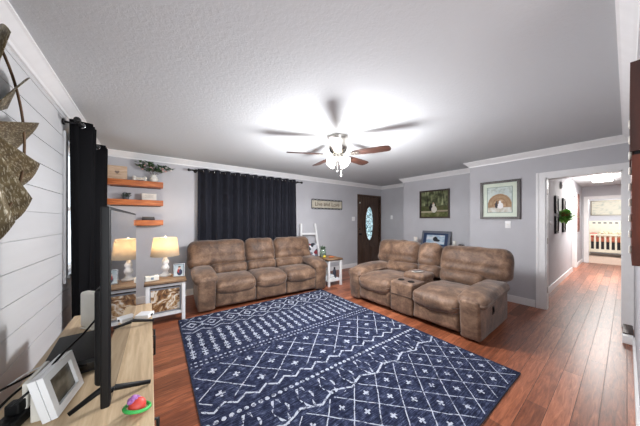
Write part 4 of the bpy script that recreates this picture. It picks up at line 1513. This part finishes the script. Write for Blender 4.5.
leafy(MB(), (0, -.07, -.13), 130, .07, -.7, .11, 14, .5).build('trailing_foliage', brightgreen, hp)
sd = thing('door_chime', 'round white chime unit high on the hall wall', 'chime', (7.25, YH, 2.13))
MB().lathe([(.075, 0), (.078, .02), (.06, .035), (.001, .038)], 28, X=RX(pi / 2)).build('cover', plain('light_grey_plastic', (196, 196, 200), .5), sd)
MB().lathe([(.02, .037), (.02, .042), (.001, .043)], 14, X=RX(pi / 2)).build('speaker_grille', M['offwhite'], sd)
switch((6.15, YH, 1.28), 0, 'white light switch on the hall wall before the black frames')
pn = thing('framed_picture', 'tall narrow brown wooden picture near the end of the hall', 'picture', (10.17, YH, 1.02), 0)
frame_bars(MB(), .30, 1.02, .045, .03, 0, .045).build('moulding', M['redwood'], pn)
MB().b2((-.15, -.012, .045), (.15, -.006, 1.065)).build('print', plain('muted_red_print', (150, 110, 100), .5, var=.25, scale=8), pn)
hl = thing('hall_ceiling_light', 'wide glowing flush light on the hall ceiling', 'ceiling light', (8.9, .38, H))
MB().bbox((0, 0, -.045), (1.2, .34, .07), .03, seg=3).build('diffuser', glow('lit_diffuser', (255, 250, 244), 4), hl)
MB().b2((-.62, -.19, -.014), (.62, .19, 0)).build('base_pan', M['white'], hl)
ad = bpy.data.lights.new('hall_light', 'AREA'); ad.shape = 'RECTANGLE'; ad.size = 1.1; ad.size_y = .3; ad.energy = 42; ad.color = (1, .96, .92)
ao = bpy.data.objects.new('hall_light', ad); C.objects.link(ao); ao.parent = hl; ao.location = (0, 0, -.10)
bl_ = thing('bedroom_ceiling_light', 'glowing dome light on the far bedroom ceiling', 'ceiling light', (12.9, .35, H))
MB().lathe([(.001, -.22), (.12, -.20), (.19, -.14), (.21, -.06), (.21, -.03)], 28).build('dome', glow('lit_dome', (255, 250, 244), 3), bl_)
MB().lathe([(.215, -.03), (.215, 0)], 28).build('rim', M['nickel'], bl_)
ad = bpy.data.lights.new('bedroom_light', 'POINT'); ad.energy = 26; ad.color = (1, .97, .94); ad.shadow_soft_size = .2
ao = bpy.data.objects.new('bedroom_light', ad); C.objects.link(ao); ao.parent = bl_; ao.location = (0, 0, -.45)

# crib
cr = thing('crib', 'cream slatted crib with coral bedding in the far bedroom', 'crib', (13.5, .25, 0.004))
cream = plain('cream_paint', (236, 232, 214), .5, var=.02)
mb = MB()
y0_, y1_ = -.70, .68
MB().b2((0, y0_, .78), (.05, y1_, .84)).build('front_top_rail', cream, cr)
MB().b2((.005, y0_, .16), (.045, y1_, .27)).build('front_bottom_rail', cream, cr)
ns = 11
for i in range(ns):
    y = y0_ + .08 + (y1_ - y0_ - .16) * i / (ns - 1)
    MB().b2((.015, y - .024, .27), (.035, y + .024, .78)).build('slat', cream, cr)
for (x, hh) in ((.0, .84), (.66, 1.32)):
    for y in (y0_, y1_ - .06):
        MB().b2((x, y, 0), (x + .06, y + .06, hh)).build('post', cream, cr)
hb = MB().b2((.67, y0_ + .06, .30), (.71, y1_ - .06, 1.33)).build('headboard', cream, cr)
for i in range(9):
    y = y0_ + .14 + i * .137
    MB().bbox((.668, y, 1.25), (.008, .075, .05), .002).build('cutout_square', plain('grey_cutout', (98, 102, 110), .6) if i == 0 else bpy.data.materials['grey_cutout'], hb)
for y in (y0_, y1_ - .03):
    MB().b2((.06, y, .3), (.66, y + .03, .80)).build('side_panel', cream, cr)
MB().pad((.36, (y0_ + y1_) / 2, .62), (.58, y1_ - y0_ - .08, .16), .04, n=4).build('mattress', plain('coral_sheet', (206, 122, 98), .85, var=.08), cr)
MB().b2((.08, y0_ + .03, .27), (.66, y1_ - .03, .53)).build('under_mattress_shade', plain('painted_crib_shade', (42, 40, 44), .7), cr)  # dark block painted in for the shade below the mattress
t = thing('crib_blanket', 'cream blanket with brown print lying on the crib mattress', 'blanket', (13.86, .22, .72))
m, nt, b = newmat('cream_print_blanket')
v = coords(nt, (1, 6, 14))
f = E(nt, tex(nt, v, 3, 2)).gt(.57)
nt.links.new(mix(nt, f, (232, 222, 190), (140, 116, 84)), b.inputs['Base Color']); b.inputs['Roughness'].default_value = .9
MB().pad((0, -.05, .10), (.40, 1.0, .2), .06, (.0, .0, .02), 6, None, .01, 4).build('cloth', m, t)
t = thing('crib_pillow', 'red and cream pillow at the left end of the crib', 'pillow', (13.86, .785, .72))
MB().pad((0, 0, .07), (.36, .20, .14), .05, (0, 0, .02), 5).build('cushion', plain('red_pillow_cloth', (196, 92, 76), .85, var=.15), t)
wp = thing('framed_picture', 'wide framed cream map print above the crib', 'picture', (XB, .38, 1.55), -pi / 2)
frame_bars(MB(), .98, .54, .03, .03, 0, .03).build('moulding', M['gold'], wp)
photo_build(photo('map', .98, .54, lambda u, v_: mixc((226, 222, 206), (176, 182, 172), max(0, fb(u, v_, 9, 6))), 40, 24), 'print', wp, (0, -.008, .03))
MB().b2((-.50, -.006, .02), (.50, 0, .58)).build('backing_board', M['black'], wp)
